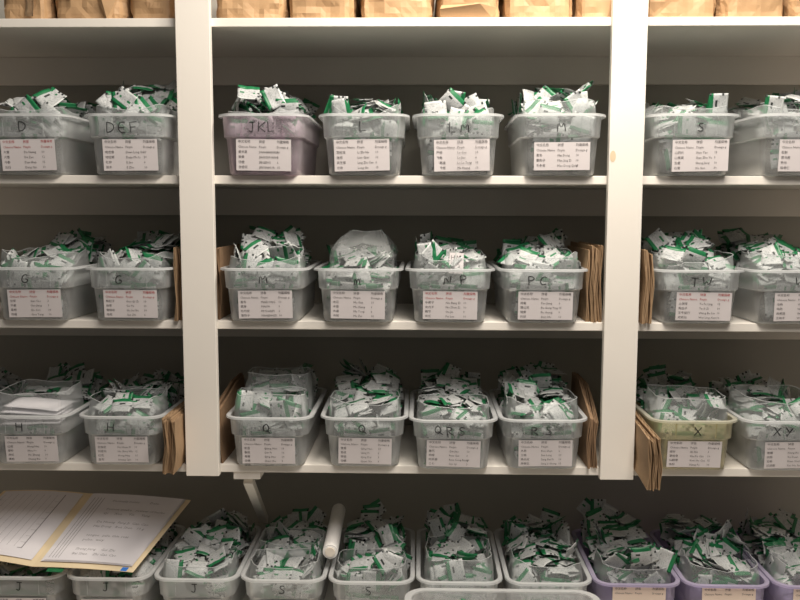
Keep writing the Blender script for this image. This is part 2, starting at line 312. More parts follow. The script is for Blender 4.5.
# name, X of the tub, row, letters, where the letters stand (x offset), tint, card offset x, card height shift, label
TUBS = [
 ('D', -.869, 0, 'D', 0, 'tub', .008, 0, 'clear tub marked D with red-headed card, far left of the top tub row', 'D tub'),
 ('DEF', -.636, 0, 'D E F', -.008, 'tub', .006, 0, 'clear tub marked DEF just left of the left post in top row', 'DEF tub'),
 ('JKL', -.330, 0, 'J K L', 0, 'tub_pink', .002, 0, 'pinkish clear tub marked JKL beside the left post in top row', 'JKL tub'),
 ('L', -.105, 0, 'L', 0, 'tub', -.004, 0, 'clear tub marked with a single L, middle bay of top row', 'single L tub'),
 ('LM', .110, 0, 'L M', 0, 'tub', .008, 0, 'clear tub marked LM with a curled paper card, top row', 'LM tub'),
 ('M', .339, 0, 'M', 0, 'tub', .004, 0, 'clear tub marked M beside the right post in top row', 'top-row M tub'),
 ('S', .634, 0, 'S', .012, 'tub', .014, 0, 'clear tub just right of the right post in top row', 'top-row S tub'),
 ('S2', .872, 0, '', 0, 'tub', .010, 0, 'clear tub cut by the right edge in top row, no letter showing', 'top-row edge tub'),
 ('G1', -.868, 1, 'G', -.012, 'tub', .006, 0, 'clear tub marked G with red-headed card, the one farther left', 'left G tub'),
 ('G2', -.645, 1, 'G', -.018, 'tub', .006, 0, 'clear tub marked G with red-headed card, next to the kraft bags', 'right G tub'),
 ('Ma', -.334, 1, 'M', 0, 'tub', .004, 0, 'clear tub marked M heaped high beside left post in second row', 'second-row M tub'),
 ('m', -.117, 1, 'm', 0, 'tub', 0, 0, 'clear tub marked with small m, holding one puffed-up bag', 'small m tub'),
 ('NP', .095, 1, 'N P', .012, 'tub', 0, 0, 'clear tub marked NP with red-headed card in second row', 'NP tub'),
 ('PC', .305, 1, 'P C', -.016, 'tub', .004, 0, 'clear tub marked PC beside the upright kraft bags in second row', 'PC tub'),
 ('TW', .659, 1, 'T W', -.004, 'tub', .008, 0, 'clear tub marked TW with red-headed card right of right post', 'TW tub'),
 ('W', .872, 1, 'W', .002, 'tub', .014, 0, 'clear tub marked W cut by the right edge in second row', 'W tub'),
 ('H0', -1.122, 2, '', 0, 'tub', 0, 0, 'clear tub mostly beyond the left edge, third row of tubs', 'left-edge tub'),
 ('H1', -.895, 2, 'H', -.012, 'tub', .012, 0, 'clear tub marked H holding flat white packets in front', 'left H tub'),
 ('H2', -.672, 2, 'H', -.02, 'tub', .002, 0, 'clear tub marked H beside the brown bags and left post', 'right H tub'),
 ('Q1', -.325, 2, 'Q', -.004, 'tub', 0, 0, 'clear tub marked Q with high clear bag, beside left post', 'left Q tub'),
 ('Q2', -.105, 2, 'Q', -.004, 'tub', .002, 0, 'clear tub marked Q directly left of the QRS tub', 'right Q tub'),
 ('QRS', .104, 2, 'Q R S', -.008, 'tub', 0, 0, 'clear tub marked QRS in the third row of tubs', 'QRS tub'),
 ('RS', .312, 2, 'R  S', -.006, 'tub', .004, 0, 'clear tub marked RS near the right post, third row', 'RS tub'),
 ('X', .657, 2, 'X', .004, 'tub_yellow', 0, 0, 'yellowed tub marked X right of the right post', 'yellowed X tub'),
 ('XY', .869, 2, 'X Y', -.014, 'tub', .012, 0, 'clear tub marked XY at the right edge of third row', 'XY tub'),
 ('J1', -.926, 3, 'J', 0, 'tub', 0, -.012, 'clear tub marked J under the left half of the open folder', 'first J tub'),
 ('J2', -.716, 3, 'J', 0, 'tub', 0, -.012, 'clear tub marked J under the right half of the open folder', 'second J tub'),
 ('J3', -.506, 3, 'J', 0, 'tub', 0, -.002, 'clear tub marked J standing uncovered right of the open folder', 'third J tub'),
 ('Sa', -.297, 3, 'S', 0, 'tub', .004, -.002, 'clear tub marked S left of the white tube in bottom row', 'left S tub'),
 ('Sb', -.088, 3, 'S', -.006, 'tub', .004, -.012, 'clear tub marked S right of the white tube in bottom row', 'right S tub'),
 ('Ua', .122, 3, '', 0, 'tub', 0, -.012, 'unlettered clear tub behind left half of the low wide bin', 'left unlettered tub'),
 ('Ub', .332, 3, '', 0, 'tub', 0, -.012, 'unlettered clear tub behind right half of the low wide bin', 'right unlettered tub'),
 ('Pa', .541, 3, '', 0, 'tub_purple', 0, .036, 'purple tub with tan card, leftmost of three in bottom row', 'left purple tub'),
 ('Pb', .751, 3, '', 0, 'tub_purple', 0, .036, 'purple tub with tan card, middle one of three in bottom row', 'middle purple tub'),
 ('Pc', .961, 3, '', 0, 'tub_purple', 0, .036, 'purple tub with tan card, cut by right edge in bottom row', 'right purple tub')]
ROWZ = [ZS[1], ZS[2], ZS[3], ZC]
rnd = random.Random(7)
INFO = {}
BASEY = .138
YSH = {'Sb': -.004, 'J1': .0, 'Q2': .004, 'QRS': -.012, 'RS': -.002, 'H1': .0, 'X': 0}
for k, X, row, let, lx, tint, cx, cz, lab, short in TUBS:
    rz = rnd.uniform(-.012, .012)
    if k == 'M': rz = -.02
    t = empty('storage_tub', (X, BASEY + YSH.get(k, 0), ROWZ[row] + .0003), rz)
    tag(t, lab, 'storage tub', 'clear shoebox tubs on the shelves' if 'purple' not in lab else 'purple tubs in the bottom row')
    t.scale = (1, 1, (1.03, .95, .93, 1.0)[row])
    INFO[k] = (t, row, short, X)
    obj('tub_body', BODIES[tint], None, t); obj('tub_rim', RIMS[tint], None, t)
    # printed card on the lower front
    y0, z0, y1, z1 = -(.081 + DL), .006, -(.0865 + DL), .078
    slope = math.atan2(y0 - y1, z1 - z0)
    if cz > .03:                               # on the upper band
        y0, z0, y1, z1 = -(.0912 + DL), .0825, -(.094 + DL), .1285; slope = math.atan2(y0 - y1, z1 - z0)
        zc = .1245 - CARDH / 2
    else: zc = .009 + CARDH / 2 + (cz if cz > -.01 else cz * .2)
    if k == 'M': zc -= .002
    tan = tint == 'tub_purple'
    ch = .036 if tan else CARDH; zc = .106 if tan else zc
    yy = y0 + (zc - z0) / (z1 - z0) * (y1 - y0)
    bm = bmesh.new(); nx = 10
    curl = .003 if k == 'LM' else .0008
    hh = ch / 2 * (.88 if k == 'M' else 1)
    g = [[bm.verts.new(((i / nx - .5) * CARDW, (j / 4 - .5) * 2 * hh, .0004 + curl * (abs(i / nx - .5) * 2) ** 3 * (1 - j / 4 if k != 'D' else 1) + sgn * .00012)) for i in range(nx + 1)] for sgn in (-1, 1) for j in range(5)]
    for base in (0, 5):
        for j in range(4):
            for i in range(nx):
                q = [g[base + j][i], g[base + j][i + 1], g[base + j + 1][i + 1], g[base + j + 1][i]]
                bm.faces.new(q if base else q[::-1])
    ytop = hh - TS * 1.15
    for c_ in range(3): put_text(bm, HEAD[c_], COLX[c_], ytop, 2 if k in RED else 1, .0009 + curl * .3)
    tk = None if tan else k if k in COLS else 'Q2' if row == 3 else None
    if tk:
        for c_ in range(3): put_text(bm, COLS[tk][c_], COLX[c_], ytop - TS * LP * 2, 1, .0009 + curl * .3)
    card = obj('label_card', bm, [M['card_tan'] if tan else M['card'], M['ink'], M['red_ink']], t)
    rot = Matrix.Rotation(rnd.uniform(-.025, .025), 4, 'Y')
    card.matrix_local = Matrix.Translation((cx, yy - .0014, zc)) @ rot @ Matrix.Rotation(PI / 2 + slope, 4, 'X')
    # marker letters on the upper band
    toks = [c for c in let if c != ' ']
    y0, z0, y1, z1 = -(.0912 + DL), .0825, -(.094 + DL), .1285; slope = math.atan2(y0 - y1, z1 - z0)
    size = .021 if k != 'DEF' else .022
    pitch = .027 if len(toks) == 3 else .026
    if k == 'RS': pitch = .032
    if k == 'NP': pitch = .037
    if k == 'JKL': pitch = .022
    for i, c_ in enumerate(toks):
        ox = lx + (i - (len(toks) - 1) / 2) * pitch - size * .38
        zz = .0925 + rnd.uniform(-.002, .002) + (.004 if row == 3 else 0)
        yy = y0 + (zz - z0) / (z1 - z0) * (y1 - y0)
        o = obj('marker_letter', stroke_mesh(c_, size * (.85 if k in ('m', 'S') else 1), (.0021 if row == 0 else .0023) if row < 3 else .0024), M['marker'], t)
        o.matrix_local = Matrix.Translation((ox, yy - .0013, zz)) @ Matrix.Rotation(rnd.uniform(-.08, .08), 4, 'Y') @ Matrix.Rotation(PI / 2 + slope, 4, 'X')

# ------------------------------------------------------------------ other things on the shelves (before the sachets: they hide some)
OPAQUE = []                                    # objects that can hide a sachet
# brown paper parcels along the top shelf
def parcel_mesh(wd, dp, ht, seed, rough=1.7):
    bm = bmesh.new(); bmesh.ops.create_cube(bm, size=1)
    bmesh.ops.subdivide_edges(bm, edges=bm.edges, cuts=13, use_grid_fill=True)
    off = Vector((seed * 7.3, seed * 3.1, seed * 1.7))
    for v in bm.verts:
        p = v.co * 2
        k = 1 - .04 * (max(0, abs(p.x) - .8) + max(0, abs(p.y) - .8) + max(0, abs(p.z) - .8))
        q = Vector((p.x * wd / 2, p.y * dp / 2, p.z * ht / 2))
        r = 1 - .10 * ((abs(p.x) ** 8) * (abs(p.y) ** 8) + (abs(p.x) ** 8) * (abs(p.z) ** 8) * .3)
        n1 = noise.noise(q * 14 + off); n2 = 1 - abs(noise.noise(q * 22 + off * 2)) * 2; n3 = noise.noise(q * 55 + off)
        d = (.0035 * n1 + .0035 * n2 + .0012 * n3) * rough
        nrm = Vector((p.x ** 7, p.y ** 7, p.z ** 7)); nrm.normalize()
        q.x *= r; q.y *= r
        q += nrm * (d - .005)
        if q.z < -ht / 2: q.z = -ht / 2
        v.co = q + Vector((0, 0, ht / 2))
    bmesh.ops.triangulate(bm, faces=bm.faces)
    return bm
PX = [(-.935, -.826, 'tape'), (-.819, -.644, 'fold'), (-.639, -.535, ''), (-.451, -.285, ''), (-.279, -.126, ''), (-.117, .053, ''), (.060, .206, 'flap'), (.212, .372, ''), (.379, .462, ''), (.520, .692, ''), (.697, .842, ''), (.848, .99, '')]
PL = ['brown paper parcel with shiny clear tape, far left of the top shelf', 'wide brown paper parcel with a diagonal fold, second from left on top shelf', 'brown paper parcel on top shelf against the left post, on its left',
 'brown paper parcel on top shelf just right of the left post', 'brown paper parcel on top shelf, second right of the left post', 'brown paper parcel on top shelf directly left of the one with turned-up flap',
 'brown paper parcel on top shelf with a turned-up triangular flap', 'brown paper parcel on top shelf directly right of the one with turned-up flap', 'narrow brown paper parcel on top shelf against the left side of right post',
 'brown paper parcel on top shelf just right of the right post', 'brown paper parcel on top shelf, second right of the right post', 'brown paper parcel on top shelf cut by the right picture edge']
for i, ((x0, x1, kind), lab) in enumerate(zip(PX, PL)):
    t = empty('paper_parcel', ((x0 + x1) / 2, .165, ZS[0] + .0005), rnd.uniform(-.015, .015)); tag(t, lab, 'parcel', 'brown paper parcels on the top shelf')
    if x0 > .37 and x0 < .4: t.location.y = .168
    o = obj('paper_wrap', parcel_mesh(x1 - x0, .29, .17 + .03 * ((i * 5) % 3) / 2, i + 1), M['parcel'], t)
    if kind == 'tape':
        bm = bmesh.new(); nz = 14
        L = [[bm.verts.new((.014 + s * .018 + .010 * j / nz, -.1475 - .0015 * math.sin(j * 2.1) - .0008 * s, .008 + .15 * j / nz)) for s in (-.5, -.2, .2, .5)] for j in range(nz + 1)]
        for a, b in zip(L, L[1:]):
            for q in range(3): bm.faces.new((a[q], a[q + 1], b[q + 1], b[q]))
        bmesh.ops.solidify(bm, geom=bm.faces[:], thickness=.0006)
        smooth(obj('clear_tape', bm, M['tape'], t))
    if kind in ('flap', 'fold'):
        bm = bmesh.new(); hw = (x1 - x0) / 2
        if kind == 'flap':   # a triangular end-fold sticking out
            P = [(-hw + .008, -.146, .002), (hw - .022, -.146, .002), (.022, -.162, .030), (-hw + .006, -.160, .019), (-hw + .010, -.147, .030), (hw - .012, -.147, .024)]
            F_ = [(0, 1, 2, 3), (3, 2, 4), (2, 1, 5), (2, 5, 4)]
        else:
            P = [(.020, -.146, .050), (.048, -.154, .001), (.055, -.147, .001), (.072, -.148, .050), (.036, -.157, .050)]
            F_ = [(0, 1, 4), (1, 2, 3, 4)]
        vs = [bm.verts.new(p) for p in P]
        for q in F_: bm.faces.new([vs[j] for j in q])
        bmesh.ops.recalc_face_normals(bm, faces=bm.faces); bmesh.ops.solidify(bm, geom=bm.faces[:], thickness=.0012)
        obj('folded_flap', bm, M['parcel'], t)

# flat kraft paper bags standing on edge beside the tubs
def bag_mesh(ln, ht, th, seed, bow, drop=0):
    """flat bag standing on its long edge: two plies, a gusset fold along the front, bowed"""
    bm = bmesh.new(); r = random.Random(seed); ny, nz = 16, 8
    ph = r.uniform(0, 6); plies = 3
    for p in range(plies):
        xo = (p - (plies - 1) / 2) * th / plies; sh = r.uniform(-.002, .002)
        G_ = []
        for side in (-1, 1):
            rows = []
            for j in range(nz + 1):
                row = []
                for i in range(ny + 1):
                    y = ln * i / ny; z = (ht - drop * (1 - min(1, y / .17))) * j / nz
                    b = bow * math.sin(PI * min(1, z / ht)) * (1 - .6 * i / ny) + .0014 * math.sin(9 * z / ht + ph + p) + .001 * math.sin(22 * y + ph)
                    row.append(bm.verts.new((xo + b + side * th / plies * .36, y + sh * (1 - i / ny) + .0012 * math.sin(30 * z + p * 2), z + (.0015 * ((i % 2) * 2 - 1) if j == nz and p == 1 else 0))))
                rows.append(row)
            G_.append(rows)
        A, B = G_
        for j in range(nz):
            for i in range(ny):
                bm.faces.new((A[j][i], A[j + 1][i], A[j + 1][i + 1], A[j][i + 1])); bm.faces.new((B[j][i], B[j][i + 1], B[j + 1][i + 1], B[j + 1][i]))
        for i in range(ny):
            bm.faces.new((A[0][i], A[0][i + 1], B[0][i + 1], B[0][i])); bm.faces.new((A[nz][i], B[nz][i], B[nz][i + 1], A[nz][i + 1]))
        for j in range(nz):
            bm.faces.new((A[j][0], B[j][0], B[j + 1][0], A[j + 1][0])); bm.faces.new((A[j][ny], A[j + 1][ny], B[j + 1][ny], B[j][ny]))
    bmesh.ops.recalc_face_normals(bm, faces=bm.faces)
    return bm
STK = [  # x at the front, spacing, count, y front, z shelf, height, length, lean of x, yaw, where
 (-.5385, .0068, 2, -.012, ZS[2], .170, .30, .000, .00, 'right of the right G tub', 'paper bags left of the left post in second row', .002),
 (-.4605, .0075, 3, .005, ZS[2], .168, .28, .000, .00, 'left of second-row M tub', 'paper bags right of the left post in second row', .003),
 (.4140, .0070, 5, .000, ZS[2], .176, .28, .000, .00, 'right of the PC tub', 'paper bags left of the right post in second row', -.002),
 (.5330, .0078, 3, -.022, ZS[2], .168, .28, .000, .00, 'left of the TW tub', 'paper bags right of the right post in second row', .004),
 (-.5590, .0062, 5, -.085, ZS[3], .132, .27, .004, .0, 'right of the right H tub', 'paper bags left of the left post in third row', .004),
 (-.4595, .0075, 3, .005, ZS[3], .165, .27, .000, .00, 'left of the left Q tub', 'paper bags right of the left post in third row', -.004),
 (.4190, .0085, 3, -.014, ZS[3], .178, .27, .010, .00, 'right of the RS tub', 'paper bags left of the right post in third row', -.006),
 (.5190, .0068, 4, -.168, ZS[3], .116, .31, -.003, .06, 'left of the yellowed X tub', 'paper bags right of the right post in third row', .003)]
ORDN = {4: ['leftmost', 'second from left', 'third from left', 'rightmost'], 2: ['left', 'right'], 3: ['left', 'middle', 'right'], 5: ['leftmost', 'second from left', 'middle', 'second from right', 'rightmost']}
for si, (x, dx, n, y, z, ht, ln, lean, yaw, where, grp, bow) in enumerate(STK):
    for i in range(n):
        hb = ht * (1 - .03 * ((i * 7 + si) % 3)); yo = y + .006 * ((i * 5 + si) % 3)
        o = obj('kraft_bag', bag_mesh(ln, hb, dx * .86, si * 10 + i, bow, (0, 0, 0, 0, 0, .028, .058, .0)[si]), M['kraft'] if si not in (1, 5, 6) else M['kraft_dark'])
        smooth(o); o.data.set_sharp_from_angle(angle=.7)
        o.location = (x + i * dx, yo, z + .0005); o.rotation_euler = (0, lean / ht, -yaw)
        tag(o, f'{ORDN[n][i]} flat kraft bag in the upright stack {where}', 'paper bag', grp)
        OPAQUE.append(o)

# open folder on the bottom-left tubs
FR, SPF, BR, SPB = Vector((-.650, -.036, -.2345)), Vector((-.8890, -.036, -.2230)), Vector((-.5818, .232, -.1520)), Vector((-.8560, .232, -.1360))
BL, FL = Vector((-1.085, .232, -.1310)), Vector((-1.128, -.036, -.1960))
fold = empty('open_folder', (-.872, .10, -.185)); tag(fold, 'open manila folder lying across the bottom-left tubs', 'folder')
inv = Matrix.Translation((.872, -.10, .185))
def sheet(a, b, c, d, th, off, bendu=0, n=8, up=None):
    """bilinear sheet a(front left) b(front right) c(back right) d(back left)"""
    bm = bmesh.new(); nn = (b - a).cross(d - a).normalized()
    Gd = []
    for s in (0, 1):
        Gd.append([[bm.verts.new(a.lerp(b, i / n).lerp(d.lerp(c, i / n), j / n) + nn * (off + s * th + bendu * math.sin(PI * i / n))) for i in range(n + 1)] for j in range(n + 1)])
    for j in range(n):
        for i in range(n):
            bm.faces.new((Gd[1][j][i], Gd[1][j][i + 1], Gd[1][j + 1][i + 1], Gd[1][j + 1][i])); bm.faces.new((Gd[0][j][i], Gd[0][j + 1][i], Gd[0][j + 1][i + 1], Gd[0][j][i + 1]))
    for i in range(n):
        bm.faces.new((Gd[0][0][i], Gd[0][0][i + 1], Gd[1][0][i + 1], Gd[1][0][i])); bm.faces.new((Gd[0][n][i], Gd[1][n][i], Gd[1][n][i + 1], Gd[0][n][i + 1]))
        bm.faces.new((Gd[0][i][0], Gd[1][i][0], Gd[1][i + 1][0], Gd[0][i + 1][0])); bm.faces.new((Gd[0][i][n], Gd[0][i + 1][n], Gd[1][i + 1][n], Gd[1][i][n]))
    return bm
def uvp(a, b, c, d, u, v): return a.lerp(b, u).lerp(d.lerp(c, u), v)
def sub(q, u0, u1, v0, v1): return [uvp(*q, u0, v0), uvp(*q, u1, v0), uvp(*q, u1, v1), uvp(*q, u0, v1)]
RQ, LQ = (SPF, FR, BR, SPB), (FL, SPF, SPB, BL)
for nm, q in (('right_cover', RQ), ('left_cover', LQ)):
    o = obj(nm, sheet(*q, .0010, 0, .006 if nm[0] == 'l' else .003), M['manila'], fold); o.matrix_parent_inverse = inv; OPAQUE.append(o)
for nm, q, (u0, u1, v0, v1), mt in (('green_tab', RQ, (.16, .32, -.045, -.004), 'green'), ('blue_sticker', RQ, (.80, .93, .004, .05), 'blue')):
    o = obj(nm, sheet(*sub(q, u0, u1, v0, v1), .0006, .0016 if nm[0] == 'b' else -.0004, .0, 3), M['blue'] if mt == 'blue' else M['s_green'], fold); o.matrix_parent_inverse = inv
    o['label'] = nm.replace('_', ' ')
nn = (FR - SPF).cross(SPB - SPF).normalized()
def paper(name, q, rect, off, lab, bend):
    o = obj(name, sheet(*sub(q, *rect), .0005, off, bend), M['paper']); tag(o, lab, 'paper', 'papers in the open folder'); OPAQUE.append(o); return o
ps = []
for i, lab in enumerate(['bottom white sheet of the stack on the right of the open folder', 'middle white sheet of the stack on the right of the open folder', 'top white sheet with faint notes on the right of the open folder']):
    ps.append(paper('paper_sheet', RQ, (.050 + .016 * i, .955 - .006 * i, .055 + .004 * i, .985 - .004 * i), .0042 + .0016 * i, lab, .003))
pl = paper('printed_form', LQ, (.05, .955, .06, .97), .004, 'white ruled form sheet on the left of the open folder', .006)
# print on the sheets: child meshes lying on the paper
def on_sheet(name, q, rect, polys, parent, off, mat, bend):
    bm = bmesh.new(); s = sub(q, *rect); nrm = (s[1] - s[0]).cross(s[3] - s[0]).normalized()
    for P in polys:
        try: bm.faces.new([bm.verts.new(uvp(*s, u, v) + nrm * (off + bend * math.sin(PI * max(0, min(1, u))))) for u, v in P])
        except ValueError: pass
    o = obj(name, bm, mat, parent); return o
xs = [v.x for v in FORM[0]]; ys = [v.y for v in FORM[0]]
x0, x1, y0, y1 = min(xs), max(xs), min(ys), max(ys)
polys = [[(.26 + .66 * (FORM[0][i].x - x0) / (x1 - x0), .08 + .82 * (FORM[0][i].y - y0) / (y1 - y0)) for i in f_] for f_ in FORM[1]]
for x in (.03, .07, .105, .14): polys.append([(x, .03), (x + .006, .03), (x + .006, .93), (x, .93)])
on_sheet('printed_notes', RQ, (.082, .943, .063, .977), polys, ps[2], .0042 + .0032 + .0009, M['paper_ink'], .003)
polys = [[(.80, .12), (.812, .12), (.812, .95), (.80, .95)], [(.03, .12), (.81, .12), (.81, .128), (.03, .128)]]
for k in range(9): polys.append([(.05 + .083 * k, .13), (.053 + .083 * k, .13), (.053 + .083 * k, .93), (.05 + .083 * k, .93)])
for k in range(8): polys.append([(.04, .2 + .09 * k), (.8, .2 + .09 * k), (.8, .203 + .09 * k), (.04, .203 + .09 * k)])
on_sheet('form_lines', LQ, (.05, .955, .06, .97), polys, pl, .0055, M['paper_ink'], .006)

# white tube lying between the two S tubs
t = empty('white_tube', (-.189, .02, -.2021)); tag(t, 'white plastic tube lying between the two S tubs on the sachets', 'tube')
bm = bmesh.new(); prof = [(0, 0), (.0142, 0), (.0146, .0012), (.0178, .0012), (.0186, .004), (.0186, .262), (.0176, .266), (0, .266)]
seg = 28; rings = []
for r, y in prof: rings.append([bm.verts.new((r * math.cos(2 * PI * k / seg), y, r * math.sin(2 * PI * k / seg))) for k in range(seg)] if r else [bm.verts.new((0, y, 0))])
for a, b in zip(rings, rings[1:]):
    for k in range(seg):
        k2 = (k + 1) % seg
        if len(a) == 1: bm.faces.new((a[0], b[k], b[k2]))
        elif len(b) == 1: bm.faces.new((a[k2], a[k], b[0]))
        else: bm.faces.new((a[k], b[k], b[k2], a[k2]))
bmesh.ops.recalc_face_normals(bm, faces=bm.faces)
o = smooth(obj('tube_barrel', bm, M['tubewhite'], t)); o.data.set_sharp_from_angle(angle=.6); OPAQUE.append(o)
bm = bmesh.new(); bmesh.ops.create_cone(bm, cap_ends=True, segments=24, radius1=.0125, radius2=.0115, depth=.002)
bmesh.ops.transform(bm, matrix=Matrix.Translation((0, -.0008, 0)) @ Matrix.Rotation(PI / 2, 4, 'X'), verts=bm.verts)
obj('end_cap', bm, simple('cap_cream', (.86, .78, .68), .4), t)
t.rotation_euler = (.035, 0, .015)

# low wide bin in front of the unlettered tubs
bx, by, bz = .212, -.262, ZC + .0005
wb = empty('wide_bin', (bx, by, bz)); tag(wb, 'low wide frosted bin in front of the two unlettered tubs, bottom edge', 'bin')
def wide(prof, dl):
    bm = bmesh.new(); R = loft(bm, [rrect(h, h - dl, r, z, 8) for h, z, r in prof]); return bm, R
bm, R = wide([(.190, 0, .03), (.197, .006, .034), (.205, .128, .040), (.2034, .128, .0385), (.1955, .007, .033), (.189, .0016, .03)], .025)
bm.faces.new(R[0][::-1]); bm.faces.new(R[-1]); bmesh.ops.recalc_face_normals(bm, faces=bm.faces)
o = smooth(obj('bin_body', bm, M['tub'], wb)); o.data.set_sharp_from_angle(angle=.7)
bm, R = wide([(.2036, .1285, .0385), (.2036, .1315, .0385), (.212, .1325, .044), (.219, .131, .050), (.2195, .125, .050), (.2178, .125, .049), (.216, .129, .047), (.2036, .1285, .0385)], .025)
bmesh.ops.remove_doubles(bm, verts=bm.verts, dist=1e-6); bmesh.ops.recalc_face_normals(bm, faces=bm.faces)
o = smooth(obj('bin_rim', bm, M['tub_rim'], wb)); o.data.set_sharp_from_angle(angle=.7)

# ------------------------------------------------------------------ sachets
def sachet_mesh(seed):
    r = random.Random(seed); bm = bmesh.new(); uvl = bm.loops.layers.uv.new('UVMap'); nx, ny = 10, 9
    Wd, Ht, T = .049, .0415, .0036
    fx, fy = r.uniform(-.0035, .0035), r.uniform(-.004, .004)
    off = Vector((seed * 3.3, 1.7, .4))
    def pos(i, j, s):
        u, v = i / nx * 2 - 1, j / ny * 2 - 1
        e = (1 - abs(u) ** 5) * (1 - min(1, abs(v) / .80) ** 3)
        wr = noise.noise(Vector((u * 2.2, v * 2.2, 0)) + off) * .0016
        zz = fx * u * u + fy * (v * v - .3) + wr + .0012 * max(0, (v - .6)) * math.sin(u * 5 + seed)
        return Vector((u * Wd / 2 * (1 - .02 * e), v * Ht / 2, zz + s * (.0003 + e * T / 2)))
    g = {}
    for s in (-1, 1):
        for j in range(ny + 1):
            for i in range(nx + 1): g[s, i, j] = bm.verts.new(pos(i, j, s))
    def mi(i, j, s):
        if j >= ny - 2: return 2 if (i == 0 and j == ny - 2) or (i == nx - 1 and seed % 2 and j == ny - 1) else 1
        if j == 0: return 2 if i == (1 if seed % 2 else nx - 2) else 3
        if i == nx - 1 and j in (2, 4): return 2 if (seed + j) % 3 else 0
        if s > 0 and seed % 3 == 0 and j == 4 and i in (1, 2, 7): return 1
        if s < 0 and seed % 3 == 1 and j == 2 and i in (4, 5, 6, 7): return 1
        if s > 0 and seed % 4 == 1 and (i, j) in ((4, 5), (5, 5), (6, 5)): return 2
        if s > 0 and seed % 4 == 3 and (i, j) in ((2, 5), (3, 5)): return 2
        if s < 0 and seed % 4 == 2 and (i, j) in ((6, 4), (6, 5)): return 1
        return 0
    for s in (-1, 1):
        for j in range(ny):
            for i in range(nx):
                q = [(i, j), (i + 1, j), (i + 1, j + 1), (i, j + 1)]
                if s < 0: q = q[::-1]
                f_ = bm.faces.new([g[s, a, b] for a, b in q]); f_.smooth = True; f_.material_index = mi(i, j, s)
                for lp, (a, b) in zip(f_.loops, q): lp[uvl].uv = (a / nx + (.5 if s < 0 else 0), b / ny)
    rim = [(i, 0) for i in range(nx)] + [(nx, j) for j in range(ny)] + [(i, ny) for i in range(nx, 0, -1)] + [(0, j) for j in range(ny, 0, -1)]
    for k, (a, b) in enumerate(rim):
        c, d = rim[(k + 1) % len(rim)]
        f_ = bm.faces.new((g[1, a, b], g[-1, a, b], g[-1, c, d], g[1, c, d])); f_.material_index = 1 if b >= ny - 2 and d >= ny - 2 else 0
    me = bpy.data.meshes.new('herb_sachet'); bm.to_mesh(me); bm.free()
    for k in ('s_white', 's_green', 's_black', 's_silver'): me.materials.append(M[k])
    return me
NV = 8
SM = [sachet_mesh(i) for i in range(NV)]
